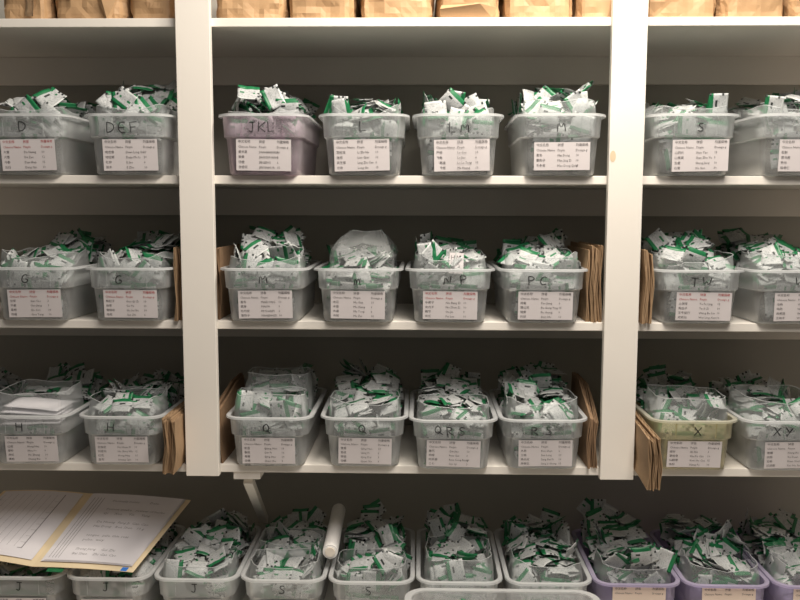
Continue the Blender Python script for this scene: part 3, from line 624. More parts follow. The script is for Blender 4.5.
# how the loose sachets lie in each tub: x, y, z in fifths of a millimetre from the tub's base, then a rotation quaternion in hundredths
PILE = {
'D': [
-287,-720,486,72,66,-12,-15,241,-592,464,32,0,24,-92,-273,-584,453,78,5,-24,57,277,-416,523,97,23,8,2,-277,-332,589,74,9,-38,55,21,-418,583,98,13,-10,12,
268,-324,547,62,8,23,-74,-249,-128,649,67,72,4,19,-74,-187,657,41,80,41,17,239,-46,556,96,2,11,27,-195,141,578,91,22,-7,-35,4,110,586,76,11,-18,62,267,169,540,75,20,-10,62,
-169,199,568,75,18,5,-63,39,212,582,87,12,-14,46,238,293,580,95,21,10,-19,159,434,613,97,23,8,3,272,390,593,97,23,8,2,253,617,654,87,49,0,-6,230,693,674,84,46,22,-17,
-289,-574,510,28,-94,8,-19,10,-707,501,89,44,10,-6,277,-459,551,99,14,7,2,-224,-510,559,86,33,-8,-39,15,-610,616,14,12,0,98,261,-672,528,84,39,38,-11,-273,-346,609,3,-24,-31,92,
-37,-385,735,91,33,26,0,-255,-274,718,3,97,12,20,258,-178,663,100,-1,2,5,188,-95,626,98,14,6,12,273,-10,568,2,11,2,99,148,188,764,39,46,30,-74,262,142,722,69,57,-14,-43,
17,361,699,88,30,3,-38,257,241,641,62,15,14,-76,101,516,739,89,28,-17,32,227,592,660,83,48,8,-25,-29,677,825,32,24,47,-79,232,724,880,77,63,5,-8,-257,-664,634,75,58,-32,-5,
16,-727,742,69,59,22,-35,224,-736,690,29,18,-62,70,-259,-638,610,17,-21,-62,74,53,-659,759,51,57,-33,55,306,-584,639,92,10,39,2,-281,-511,810,70,-5,13,-70,
-105,-447,843,82,24,-5,51,-290,-292,758,71,-3,-22,67,-114,-295,899,87,17,17,-42,102,-502,766,94,-28,-4,18,-397,7,696,53,47,-50,-50,241,-235,780,41,83,33,16,
-248,176,758,7,12,-30,-94,187,-22,717,95,-18,0,-24,-118,251,867,53,72,-43,13,2,23,866,2,18,-69,70,226,-72,788,29,95,-12,-1,33,256,839,40,-18,-55,71,232,134,815,69,27,-50,46,
16,374,881,60,70,-5,-39,279,305,806,66,-27,38,59,172,484,816,97,24,-3,0,282,460,746,66,24,-28,66,233,-594,885,72,44,-8,53,-160,-474,866,82,14,20,-52,308,-432,716,14,37,28,88,
146,-350,902,41,7,15,-90,],
'DEF': [
-232,-650,572,86,44,-10,24,-19,-670,556,89,43,0,14,274,-663,490,71,29,-16,62,251,-479,591,95,27,16,-8,235,-309,771,95,29,1,-13,232,-113,822,94,28,-8,-17,
271,53,747,94,28,18,6,23,157,735,92,-10,6,-36,232,236,720,22,-6,-34,91,279,448,693,82,32,28,38,24,539,847,68,30,-21,63,-276,-764,563,50,46,-50,54,44,-669,595,57,29,-32,70,
269,-642,581,1,-2,43,-90,-219,-593,708,85,41,8,-33,-25,-524,810,7,14,43,-89,245,-539,673,48,24,-35,77,-203,-419,794,89,31,-12,32,193,-378,800,94,33,-2,6,
244,-282,851,94,33,2,-4,157,3,921,97,24,-6,6,292,154,888,63,30,8,71,245,233,800,58,18,23,-76,395,415,708,65,-30,61,-33,330,466,762,81,18,55,14,174,626,936,92,36,10,-12,
210,667,897,87,48,4,10,-235,-658,812,79,46,39,-12,-1,-692,677,79,53,-15,29,241,-736,567,80,57,13,-11,-377,210,1040,69,22,-65,-23,-14,-654,715,6,8,-54,83,
167,-564,786,77,43,12,-44,94,-360,923,93,30,-5,19,233,-518,821,47,30,34,-75,-48,-252,947,10,4,-28,95,246,-259,940,61,18,22,-74,104,-84,1008,94,33,2,-3,
267,-1,1031,62,38,23,-65,161,380,979,96,20,-11,14,216,411,980,78,22,7,-59,220,530,980,92,27,-23,16,-78,642,1023,20,21,38,-88,237,551,970,76,12,-32,55,-62,-452,917,96,20,-17,9,
108,-698,758,74,53,21,-37,1,-702,785,34,-55,-60,-47,-62,-692,854,30,15,-56,76,26,-278,1042,8,-6,11,-99,211,-200,1048,3,-90,42,14,-207,-243,971,19,-95,-9,-25,
-214,-136,947,83,32,8,-45,-76,167,1050,12,-98,-7,10,-140,167,1087,5,-85,49,16,],
'JKL': [
-253,-663,475,10,8,32,-94,54,-648,529,91,41,0,-3,291,-637,528,3,-32,23,-92,-256,-435,612,33,36,20,-85,33,-538,607,92,38,1,-6,225,-459,623,64,18,35,-65,
-225,-298,681,80,34,6,-50,9,-354,702,90,29,-3,31,245,-408,640,92,38,11,2,-262,-178,713,96,28,-7,-2,13,-180,755,96,28,4,-6,243,-267,702,96,29,5,5,-244,-32,732,87,49,2,10,
231,-59,657,95,-2,9,-29,-278,82,701,94,21,25,4,244,35,636,16,10,0,98,229,226,726,95,25,3,-19,-254,406,699,63,22,8,-74,240,366,712,80,22,-10,55,-263,529,718,74,21,2,-64,
193,501,706,98,14,4,-15,-62,630,716,98,14,-5,13,276,678,776,64,31,31,-64,-155,-686,564,83,54,-6,12,30,-731,562,56,48,-43,52,238,-575,673,78,11,-8,61,-296,-522,679,67,63,-30,-26,
-104,-570,745,17,91,-25,-28,-286,-308,822,14,54,25,-79,77,-447,770,97,13,3,-20,-64,-287,835,80,6,7,-59,0,-206,817,93,14,-4,32,218,-157,801,91,16,-4,39,
-221,-8,802,84,48,-4,22,243,-62,767,15,-7,27,-95,227,28,749,99,14,4,6,-257,310,774,93,35,-6,-2,219,242,784,29,7,-11,95,242,432,786,77,25,-15,57,-276,-727,530,84,54,3,-2,
-60,-764,568,72,67,13,-14,234,-572,769,82,31,3,47,-336,-565,762,72,6,-62,30,-135,-603,871,92,16,28,-22,112,-595,783,88,31,8,36,-296,-336,808,22,56,19,-77,
-92,-517,840,94,18,26,-12,-60,-524,844,30,-84,-43,11,-296,-228,865,32,58,16,-73,141,-163,869,81,12,-2,58,254,-194,827,78,5,12,-61,-232,145,910,24,40,-27,84,
242,124,828,12,-4,27,-96,-258,162,916,88,38,29,4,-284,432,975,70,40,-49,-32,244,412,855,99,10,9,-2,-203,493,976,62,-58,30,-44,-56,474,1011,30,71,-56,30,
244,442,909,9,2,-100,5,-204,609,1013,26,50,51,-65,251,646,929,92,39,0,2,-155,-642,926,92,36,14,-2,104,-722,855,6,12,-67,73,247,-743,739,73,68,5,-2,183,-586,844,59,-2,39,-71,
-316,-409,758,70,9,-61,36,-291,-334,894,77,20,-56,22,244,-263,872,5,-98,8,16,274,91,916,13,-31,20,-92,-332,496,931,76,27,-57,-14,54,16,936,96,-10,9,-26,
-56,333,985,61,41,47,-49,],
'L': [
-284,-676,436,69,28,18,-64,-4,-665,462,14,0,-37,92,219,-651,478,3,7,36,-93,-238,-576,490,63,22,-30,69,21,-538,527,93,36,-6,2,240,-550,492,86,28,15,-40,
23,-443,552,93,30,8,-20,247,-441,515,95,28,6,-14,-265,-180,585,98,19,-4,2,231,-191,578,81,10,7,-58,-206,-66,574,92,14,-9,-34,-15,-69,605,83,2,-17,52,265,-48,590,97,22,4,-2,
-273,69,556,4,-16,-15,97,-25,129,632,41,22,12,-88,-265,222,526,99,0,-10,-7,235,163,639,96,22,-12,8,-234,432,550,96,23,-12,6,266,331,610,88,-1,-38,26,-250,603,573,96,27,-8,9,
248,518,541,99,13,6,-2,-259,671,591,4,7,27,-96,238,529,525,88,14,-1,44,-248,-632,567,95,26,-2,-17,-21,-670,499,53,17,-37,74,275,-620,575,97,25,4,2,-230,-518,610,91,22,-14,32,
-50,-461,630,97,25,-2,0,234,-452,647,1,5,-25,97,-237,-369,646,33,35,-30,82,-64,-208,710,18,-94,30,2,241,-383,634,97,25,-4,-4,-241,-190,681,99,16,2,2,24,-96,731,84,16,8,-51,
253,-246,695,90,43,-4,-6,-291,-78,667,68,18,4,-71,232,-11,683,92,19,10,32,-239,112,629,98,6,-10,19,-273,308,634,99,12,-9,-2,41,177,652,96,19,-16,9,-243,465,628,92,28,-8,-25,
207,290,634,94,22,-18,-19,-270,591,660,95,28,-10,-6,301,434,603,66,27,-8,-70,182,703,731,71,52,25,-39,-229,-651,606,93,34,-4,-10,49,-503,681,66,20,10,-72,
141,-509,671,84,22,4,-49,-262,-493,689,56,25,20,-77,49,-596,661,93,18,-13,28,219,-424,754,6,-85,50,17,-44,-320,758,80,12,0,-58,74,-654,678,4,13,24,-96,
392,-436,787,40,59,-43,-56,-33,-227,806,2,-100,-1,-9,179,-165,826,19,38,90,2,358,-31,771,51,59,37,50,-127,-12,816,97,20,-10,8,172,-80,868,92,-7,-8,38,-195,156,836,97,18,-10,-11,
-55,104,821,37,14,8,-92,-313,278,750,72,-4,-43,54,-88,212,810,16,16,13,-96,-263,467,730,96,26,-9,-2,-216,478,775,59,25,15,-75,11,612,878,85,45,-19,19,262,484,819,95,26,-18,-3,
-218,687,845,81,54,-10,20,90,664,883,46,32,39,-73,253,470,757,53,29,3,-80,-254,-713,732,50,58,50,-39,285,-770,486,53,49,-47,51,280,-750,491,50,46,50,-54,
-283,-701,766,45,57,-52,45,-3,-641,697,70,24,10,-66,256,-622,730,67,-1,27,-69,-51,-344,824,90,5,-11,41,-11,-288,861,11,-88,47,-3,233,-601,773,96,18,21,-5,
-372,190,785,29,66,42,56,195,276,855,31,43,85,5,-276,407,811,45,43,14,-77,-48,416,884,96,24,-12,6,-59,425,810,94,28,-7,-17,-232,576,876,95,25,-15,8,],
'LM': [
-270,-684,413,96,27,-8,3,-53,-711,524,83,52,14,-17,269,-678,433,4,5,-29,96,-271,-582,452,65,24,15,-70,274,-562,484,96,29,4,0,-255,-432,494,81,25,0,-54,
226,-451,539,96,29,4,3,-296,-110,549,68,22,-1,-70,233,-254,592,95,14,10,-25,-272,-64,533,98,8,-18,4,244,-114,611,98,18,8,6,-297,123,542,70,-2,-21,68,269,377,646,88,32,-27,-20,
-214,538,576,3,8,32,-94,153,510,598,68,20,24,-66,-274,664,606,69,29,15,-65,-145,-651,534,89,46,-3,5,-41,-720,551,84,53,5,-2,263,-769,506,73,68,3,-3,-279,-552,518,96,28,-7,-4,
-41,-598,568,80,42,21,-37,248,-673,570,74,40,-40,38,-240,-431,577,82,27,8,-50,253,-503,594,17,-82,-55,6,-303,-236,578,67,22,-6,-71,257,-224,652,96,24,10,10,
-255,10,642,95,19,-17,-20,-271,138,590,98,8,-17,3,270,103,778,43,-23,-50,72,-286,294,714,56,46,-44,52,171,306,775,91,37,10,-13,254,431,725,80,27,-19,-50,
-237,484,620,97,21,-8,0,290,527,652,67,27,19,-67,-254,622,659,77,22,7,-59,279,694,806,60,34,-40,60,-293,-694,658,49,53,-32,61,-7,-736,626,50,38,48,-61,
234,-720,625,76,60,-18,17,-322,-521,732,50,60,-54,-32,-63,-620,724,11,2,-68,72,217,-633,705,3,19,54,-82,-148,-470,792,82,51,-11,25,281,-462,768,63,15,-34,-68,
-146,-260,731,80,-23,-16,52,183,-331,792,52,61,-41,43,-180,-8,730,0,-27,-11,96,-8,-40,763,96,20,-19,-6,263,-188,692,1,-12,23,-96,-211,114,816,62,72,24,-21,
73,69,824,50,31,11,-80,215,47,834,93,22,-15,-25,-278,283,855,69,10,13,-70,-106,298,867,97,15,11,-13,76,281,859,17,10,-18,96,240,575,888,56,15,-38,72,-259,667,842,49,46,-40,62,
224,611,879,89,40,-17,14,-247,-736,726,4,4,63,-78,-67,-684,824,59,72,29,-24,-344,-456,827,57,44,-66,-21,249,-305,800,74,-67,-2,5,-355,-100,731,36,60,-53,-48,
-333,-220,784,2,-80,1,60,-343,-118,755,62,-35,49,-51,-220,269,899,97,15,11,-15,-191,538,916,89,22,-4,41,],
'M': [
-260,-619,485,54,21,17,-80,15,-657,540,87,35,19,-29,206,-568,550,75,25,22,-57,-279,-577,528,3,-7,-26,96,-14,-549,604,86,32,-13,39,-275,-284,696,4,-17,-17,97,
-270,-271,660,98,17,-11,-2,-241,-91,688,98,14,-11,9,258,-52,729,97,24,-3,4,-243,49,705,81,17,3,-56,-239,272,716,53,15,-15,82,-83,219,729,0,-4,-20,98,-227,420,681,89,19,-6,40,
-43,378,697,70,10,-18,68,305,349,711,45,49,-10,-74,-201,538,693,94,28,-9,16,-238,634,653,99,1,-12,11,278,588,770,72,0,-27,-65,-278,-647,550,72,26,2,-65,
30,-698,549,91,42,5,-3,278,-651,529,91,41,5,5,-226,-577,665,36,8,27,-89,233,-486,661,92,31,17,-18,-285,-432,746,61,40,-21,66,230,-361,735,93,34,7,12,-273,-193,754,76,-2,-22,61,
-235,-28,740,97,20,-8,-11,260,-18,806,63,11,-14,76,-237,247,751,97,21,-1,-13,-216,426,748,94,29,0,-20,-231,634,846,91,38,1,-16,-260,702,808,57,34,-42,61,
-117,-755,675,73,67,8,-8,44,-613,705,89,31,13,-31,242,-763,577,11,10,-67,73,-237,-563,752,46,25,34,-78,-196,-607,747,29,20,38,-86,289,-579,756,90,27,-34,-8,
-271,-374,901,70,17,46,-51,-112,-442,895,20,-31,-70,-61,101,-578,841,19,93,15,-28,-227,-180,938,86,28,19,37,-76,-218,888,85,-6,23,-48,-219,2,853,97,12,-18,7,
400,-290,660,0,73,0,-69,248,-58,857,98,16,5,7,-266,62,802,4,-14,-19,97,-262,231,853,76,11,-26,58,-214,446,882,11,-6,28,-95,-175,420,882,95,28,6,9,-238,541,847,95,30,-6,-4,
-190,538,966,22,3,2,98,-388,478,851,21,69,22,65,-177,572,984,10,-3,-1,-100,249,649,921,0,-9,-54,84,-66,-661,737,48,-87,-11,-6,-232,-672,741,82,43,-33,21,
211,-733,731,28,31,64,-64,207,-714,806,48,47,-54,51,-100,-257,961,55,-27,12,-78,280,-388,988,5,-38,-15,91,167,-224,880,0,99,-11,-4,237,-127,896,1,-100,-9,4,
-95,-66,959,14,92,-28,-26,250,-65,915,3,-77,-64,3,116,-126,946,100,0,0,10,-387,-200,866,8,-72,9,-68,],
'S': [
-269,-681,425,96,25,-11,4,260,-629,434,59,17,-13,78,-267,-525,477,96,26,-5,4,-42,-490,543,96,14,2,26,-283,-383,521,66,11,-26,69,258,-356,593,58,18,21,-76,
-243,-249,580,97,24,-11,1,-275,-60,586,3,-7,-20,98,-126,-114,619,98,17,-2,-13,-246,96,583,50,13,10,-85,-237,242,562,95,13,-14,25,-12,287,602,97,23,-11,-3,
-273,360,537,64,10,-23,73,-65,346,577,97,23,-3,2,-49,433,588,96,23,-9,10,242,467,568,99,4,6,11,-271,590,515,58,14,-8,-80,-305,-628,499,64,28,6,-72,7,-655,569,93,34,8,-11,
267,-653,504,93,35,8,-1,-266,-447,584,74,28,0,-61,-243,-283,634,52,2,-24,82,-18,-328,674,66,10,20,-72,-278,-127,654,72,3,-18,67,-75,-149,722,97,15,0,21,
-272,-16,658,98,14,-14,-2,246,122,704,97,22,-4,-10,-294,374,619,71,5,-20,67,-269,-587,584,97,14,-18,-10,172,-626,616,20,-98,-2,8,260,-769,505,73,68,4,-4,
-270,-373,662,21,-59,78,-2,241,-572,736,7,100,2,-6,235,-537,753,6,99,13,-7,-277,-94,758,96,12,-24,-6,60,-332,769,10,17,17,-97,259,-279,766,98,18,7,5,-265,3,718,1,-11,-14,98,
17,-114,788,92,12,4,-37,230,-192,781,96,19,4,20,-200,66,773,96,11,-14,23,88,190,794,57,17,-1,-80,-251,321,716,76,26,5,-59,288,331,727,71,8,23,-66,-246,549,832,76,65,7,2,
-21,670,853,84,49,12,-21,69,742,785,67,66,24,-25,257,720,818,47,47,55,-51,-68,-765,559,53,49,-47,51,234,-581,646,21,-86,-47,-2,119,-622,671,19,-98,7,10,
275,-711,790,45,54,-55,46,-95,-376,744,77,1,-19,61,242,-299,823,15,-14,13,-97,117,376,898,3,93,37,2,-50,-293,800,19,-60,78,1,-270,0,831,12,63,73,24,-263,-61,797,5,80,53,27,
21,221,859,6,95,32,-1,-267,476,898,64,29,-21,68,-33,377,859,2,48,-87,6,201,280,876,2,45,-89,6,],
'S2': [
-331,-602,607,12,-49,22,-83,-60,-654,476,96,26,5,-12,275,-678,444,96,28,6,0,-263,-422,546,97,23,-12,-2,1,-457,626,91,32,-1,-27,-268,-245,645,98,17,-11,-5,
41,-395,649,83,31,4,-46,-241,-139,643,91,18,-14,-34,-259,-10,638,4,13,19,-97,-263,128,602,62,5,-14,77,-251,158,576,98,15,-12,1,15,246,662,79,25,13,-55,
217,204,630,93,28,2,-23,-298,400,595,68,17,-4,-71,-217,646,715,82,54,-5,18,-21,538,694,96,20,4,21,-240,708,718,82,57,-4,10,-3,714,755,82,57,4,0,-200,-451,696,84,20,-1,-50,
-136,-631,527,78,19,-19,56,-228,-313,710,92,28,5,-25,-109,-507,626,93,26,3,-24,-222,-261,721,88,27,9,-37,10,-452,691,97,19,2,-12,-246,-151,735,98,18,1,-9,
71,-220,802,98,2,1,20,-222,11,752,95,15,2,28,-211,90,667,9,-9,-30,94,-250,243,696,98,21,-5,0,-283,319,703,68,19,12,-70,-209,420,728,82,31,12,-46,-261,498,696,62,7,-28,73,
114,-763,586,54,50,-46,50,76,-741,604,61,56,38,-41,292,-686,548,63,34,42,-56,-151,-452,795,1,-90,-40,15,124,-641,653,58,43,-32,61,-80,-170,857,62,-10,-12,77,
196,-397,830,98,19,7,4,-38,-151,851,98,5,-15,-7,252,-234,867,97,22,7,3,273,-225,832,66,17,-7,72,-229,-24,802,73,11,-9,67,175,-22,843,2,4,0,100,-166,171,830,92,12,-6,38,
164,143,895,12,99,-6,-3,-216,305,818,62,24,16,-73,162,303,891,74,35,-35,46,265,322,904,64,31,-44,54,-226,435,856,95,27,-4,15,30,426,864,93,24,11,-26,254,458,960,54,83,-10,-13,
-275,552,863,61,29,11,-73,-243,655,824,96,25,-9,5,-214,606,833,87,24,-19,40,-234,-667,740,55,31,-69,35,-160,-585,775,22,93,-28,-6,252,-716,659,74,68,4,-4,
261,-622,863,32,94,-6,-11,148,-294,922,91,15,14,-37,254,-308,878,77,10,18,-60,166,29,901,80,-12,-4,-59,233,39,872,56,-3,12,82,38,321,948,24,75,42,45,351,148,952,15,71,2,-69,
-161,468,931,18,-2,-13,97,],
'G1': [
-216,-682,493,81,49,-6,31,-66,-666,512,49,35,-36,72,205,-677,460,67,26,-23,66,-253,-593,453,33,26,15,-90,256,-536,532,78,24,-24,53,-296,-417,474,65,23,1,-72,
197,-398,600,69,28,16,-64,263,-235,668,43,-20,-43,77,255,-23,582,100,4,1,-9,283,154,535,98,12,17,2,274,304,670,79,-57,18,-13,-13,447,618,31,3,8,-95,291,464,710,59,42,16,-67,
281,584,563,67,-14,13,-72,16,608,585,100,0,-2,4,244,762,742,39,38,-60,59,-170,-713,502,6,9,-50,86,41,-713,550,82,54,10,-16,179,-698,535,84,54,2,-8,-283,-444,543,7,-18,-24,95,
-78,-468,648,90,16,-26,31,198,-578,589,6,9,-32,94,145,-388,670,94,28,-1,-22,76,-195,674,97,20,-9,5,257,-47,697,94,18,-29,7,247,169,710,91,41,-4,-9,2,292,715,58,48,25,-61,
259,379,739,71,65,-15,-22,235,550,811,93,31,-19,-5,212,610,639,98,1,20,-2,199,741,710,70,71,8,-10,-195,-763,581,58,53,-42,46,-115,-598,679,74,-16,-11,64,
239,-546,654,92,32,18,-13,-406,-591,560,64,-33,-60,35,-363,-471,673,64,16,-73,-18,137,-355,772,91,23,11,-33,-227,-136,743,75,28,12,-58,-232,-265,714,91,23,-27,20,
63,-236,790,84,16,7,-51,-120,-100,727,96,18,-12,16,184,-274,761,98,17,-3,3,177,-2,781,22,18,32,-90,275,80,738,55,43,31,-64,159,193,804,85,51,-2,-14,170,350,908,71,67,-9,-19,
192,260,871,83,51,0,-24,238,514,907,99,10,-8,6,-131,716,834,74,60,-24,17,285,643,766,59,36,-23,68,-239,-586,655,73,-18,-9,65,-400,18,653,56,43,-53,-46,
-230,-322,701,66,35,5,-66,-223,-26,782,13,14,25,-95,18,121,915,37,1,-28,89,-90,66,827,97,21,-6,-13,25,197,888,87,44,-8,-22,182,130,859,82,44,0,-36,-121,696,841,70,55,-34,30,
],
'G2': [
-63,-650,478,59,8,-29,75,237,-647,473,89,33,9,-31,226,-567,514,80,28,-20,49,14,-355,603,96,28,2,-4,168,-459,560,87,29,-12,39,37,-210,641,5,2,18,-98,202,-201,589,95,2,6,-30,
-12,-19,654,98,18,-6,9,241,34,618,96,23,1,-15,273,141,594,0,4,16,-99,257,582,626,3,11,-29,95,-279,-600,476,94,31,-13,-8,-83,-645,547,94,30,-17,2,259,-654,558,95,29,10,-4,
-78,-442,675,59,33,13,-72,106,-576,578,95,26,1,-17,-35,-291,736,41,6,-24,88,228,-308,672,61,21,0,77,-17,-60,758,13,-94,-29,10,243,-151,691,51,-5,25,-82,
118,38,718,85,16,-14,49,237,-131,678,94,14,21,-23,-21,264,753,91,-17,-9,37,237,445,761,54,14,17,-81,236,571,763,92,38,2,-12,281,663,808,65,24,-38,61,-284,-712,490,78,61,-10,-12,
-79,-665,628,49,10,-43,75,178,-766,548,66,61,-29,31,-289,-574,544,68,11,-33,65,-105,-603,613,94,32,-7,-13,242,-728,662,66,74,6,-10,11,-580,744,2,-84,43,32,
274,-580,663,6,-69,-70,18,-280,-369,731,23,5,96,18,105,-248,815,39,5,-1,92,222,-328,727,34,-14,16,-92,-165,-56,751,86,5,1,51,156,-61,803,6,1,-5,100,236,-237,711,89,5,20,-40,
-276,24,783,27,86,28,31,-16,193,795,74,-19,-3,65,262,112,741,98,21,-4,-1,-262,222,751,30,94,2,19,-10,192,839,13,-20,94,-22,257,228,882,22,-10,91,-32,-50,448,843,59,18,-36,70,
188,455,854,55,25,24,-76,-55,583,870,90,39,-6,-20,249,508,870,3,-5,-38,92,-258,695,880,61,41,42,-54,12,596,865,88,36,0,-31,221,608,878,94,27,-2,-20,-237,-692,662,48,14,-50,71,
286,-576,703,68,13,14,71,242,-543,741,86,8,17,47,-235,-532,712,91,17,-29,24,218,-15,896,89,14,-25,34,194,70,797,5,-95,-31,-2,-78,-4,854,14,98,5,13,-82,466,883,79,28,-28,46,
-276,531,823,62,35,18,-68,],
'Ma': [
-236,-702,479,90,42,-8,4,-51,-667,521,87,42,5,-23,282,-650,470,60,23,-21,74,271,-554,517,62,17,27,-72,284,-235,612,96,19,20,5,267,-36,642,64,2,18,-75,-303,134,659,60,35,1,-72,
269,163,672,97,24,7,3,239,448,625,51,16,24,-81,-287,471,582,68,22,1,-70,243,537,639,93,33,10,-10,-260,687,732,92,40,2,-1,162,666,708,93,36,4,-8,-234,-713,555,9,8,55,-82,
82,-701,534,90,43,-6,4,256,-671,555,1,-11,-44,89,-198,-563,662,84,29,-22,41,1,-542,736,85,42,30,-11,268,-555,693,83,54,-10,-4,-240,-392,685,53,5,-22,82,
-63,-441,749,68,31,26,-60,251,-370,678,78,21,18,-56,-299,-231,659,63,30,2,-72,252,-223,743,2,4,-39,92,-275,58,827,21,-17,-66,70,205,34,846,61,79,7,-1,228,226,766,90,22,7,36,
-257,672,771,93,36,-2,0,246,524,713,79,19,-7,58,-176,-705,632,78,52,-21,28,19,-740,610,74,65,-7,16,219,-755,622,74,66,9,-9,-210,-426,811,28,-93,-16,-19,
155,-666,768,37,63,61,-31,223,-640,771,10,12,86,-48,194,-363,855,96,15,17,16,246,-455,782,95,-31,2,6,-215,-270,822,89,38,-5,24,64,-306,831,16,-3,39,-91,
100,-250,849,68,34,-18,62,-250,-150,850,54,34,-29,71,-176,-149,909,86,42,-6,28,232,-155,867,92,36,2,18,200,-15,968,80,39,-13,44,-83,174,904,62,74,-16,-19,
216,194,906,95,-16,-10,26,-272,447,755,69,22,19,-66,141,298,836,36,8,-15,-92,-140,397,941,46,56,-69,-4,-239,-518,794,17,34,28,-88,249,-552,882,63,3,8,77,
-108,-634,833,84,38,-15,36,-226,-268,892,1,-4,48,-87,-358,-609,758,49,-63,40,-45,253,-187,934,32,-50,-80,-6,-87,-110,983,92,36,11,7,-326,250,895,80,30,-47,-20,
-298,341,971,62,65,-28,-34,-237,408,973,39,80,-37,-27,],
'm': [
-161,-671,422,67,20,-22,68,43,-640,438,92,30,0,-25,257,-662,414,95,31,2,-10,-231,-539,426,94,17,1,-29,135,-575,450,94,31,4,-17,239,-522,445,28,10,-23,93,
32,-392,533,46,9,24,-85,221,-434,472,26,10,-24,93,-274,-162,541,97,22,-8,-5,225,-339,472,95,13,13,-25,-254,-93,552,2,-9,-24,97,263,-161,462,98,-2,13,-12,
255,272,520,98,15,-1,-11,-239,369,498,45,10,0,89,252,422,475,53,1,14,-84,-265,671,633,60,12,39,-69,286,631,454,99,0,15,-1,-240,-680,451,3,8,32,-94,-13,-594,530,94,33,-6,-1,
221,-554,540,21,0,-21,96,-278,-443,562,94,32,-10,-6,-55,-414,601,93,27,-13,22,249,-445,557,52,10,-16,83,-241,-305,601,94,28,-10,14,-77,-318,639,94,30,-1,-17,
249,-371,552,11,6,-25,96,-275,-172,605,66,2,-15,74,-10,-169,634,94,26,1,23,256,-147,583,94,23,24,11,261,-38,593,46,30,-9,83,-271,158,634,97,23,-1,-2,295,24,548,70,10,23,-67,
242,230,576,18,13,-14,96,-258,273,588,99,9,1,6,-272,469,598,98,19,10,2,287,580,534,77,-3,29,57,313,636,647,7,69,43,-57,-245,-644,505,23,1,-33,92,58,-221,758,85,21,8,-48,
209,-355,694,12,29,4,-95,-226,-219,736,60,20,-31,72,118,-42,776,92,18,21,-28,254,-336,702,94,12,-27,-18,-103,-322,735,12,-26,94,20,-54,94,803,20,2,8,-98,
296,-302,700,64,28,-15,-70,-325,47,761,88,5,-47,-3,-35,45,775,40,3,-7,91,260,-139,609,93,17,29,-12,-307,3,747,77,26,-40,-43,-224,195,689,37,6,-25,89,34,120,701,87,6,10,-47,
74,170,755,95,11,-6,28,-285,332,726,67,27,-28,63,8,378,774,69,-63,31,18,226,157,712,96,8,6,-26,-172,435,730,88,43,17,2,-67,459,738,52,40,-24,72,230,301,638,96,13,8,-25,
299,547,670,60,71,-26,-25,-243,488,740,48,40,-25,74,286,657,608,53,72,-38,-23,-54,-612,674,64,14,5,-75,32,-710,524,47,38,-41,68,-148,-625,561,87,27,-19,37,
-41,-463,645,1,7,25,-96,221,-31,771,50,25,-12,82,-215,288,811,90,14,2,-40,62,502,832,94,27,11,-19,226,448,772,23,-9,-22,94,-224,633,798,84,28,30,-35,256,348,716,76,24,1,-60,
],
'NP': [
-238,-603,411,98,16,-10,1,78,-622,478,19,0,-39,90,-244,-553,448,26,14,13,-95,279,-468,468,98,19,5,1,-264,-456,497,98,15,-10,4,257,-357,574,80,-9,-9,-58,
-268,-238,651,34,-31,28,-84,-272,-15,528,3,10,2,-100,248,-30,632,76,60,-8,-25,-240,27,515,41,-8,-6,91,274,121,598,98,14,-12,-1,281,232,516,98,16,10,3,-250,336,632,83,29,24,41,
280,314,521,3,-10,16,-98,-252,542,542,97,18,-16,-3,273,560,604,4,-4,33,-94,-256,685,591,89,42,-16,2,250,703,623,2,5,-46,88,-172,-676,495,83,40,-20,32,273,-724,478,84,53,-5,2,
-145,-571,535,91,30,-14,23,86,-591,584,88,42,-8,19,273,-669,547,84,53,-4,-1,-207,-519,535,73,28,15,-60,15,-371,642,96,18,-12,16,214,-339,670,97,21,-6,-14,
-250,-236,662,78,33,26,46,273,-280,670,65,10,-16,74,-284,-108,684,90,22,34,12,264,-106,674,7,-13,-45,88,-242,169,674,74,36,10,56,250,105,665,22,-19,-30,91,
268,350,670,98,18,-11,0,-341,371,621,63,-32,41,-58,-257,-747,526,5,5,68,-73,-313,-608,571,6,44,5,-89,22,-596,664,88,12,-16,44,201,-520,747,59,4,-19,78,
-258,-554,709,22,-1,-98,2,31,-418,710,23,13,29,-92,131,-418,695,53,10,-28,80,-210,-260,741,85,34,8,40,240,-258,738,54,6,-22,81,-229,-189,773,90,33,12,28,
13,-64,775,94,13,-21,25,158,-53,778,93,21,-7,-30,217,126,742,53,-16,-49,68,234,273,799,64,77,0,5,-224,497,796,92,22,32,-4,84,276,831,65,70,24,14,-258,468,778,91,27,27,14,
-325,556,706,81,16,54,17,79,652,805,67,23,-24,67,-258,-714,788,55,52,42,-51,2,-633,731,49,-1,-40,77,-230,-523,716,75,13,18,62,-29,-486,751,29,-78,56,0,
-85,-267,801,90,38,-8,21,26,-418,784,94,26,-12,-18,-232,-204,818,81,13,32,-47,28,-61,805,66,0,-25,71,108,31,817,77,22,0,-60,-65,167,846,67,70,24,8,-390,81,812,12,-68,-11,72,
-93,320,827,92,14,26,23,-279,35,859,74,-8,-53,-40,-240,308,852,59,18,-2,79,],
'PC': [
-278,-681,419,95,31,-6,-1,42,-657,471,93,34,-4,-12,280,-664,451,94,33,2,2,-270,-558,487,93,37,-6,0,227,-580,495,11,7,-33,94,260,-425,572,95,30,-2,5,-288,-211,558,92,25,-26,-13,
266,-207,602,4,-4,14,-99,-215,102,535,96,24,-10,12,-237,278,559,95,13,-13,24,-264,386,544,79,13,-5,-60,-246,548,543,25,18,3,-95,-266,669,517,99,1,-16,-1,
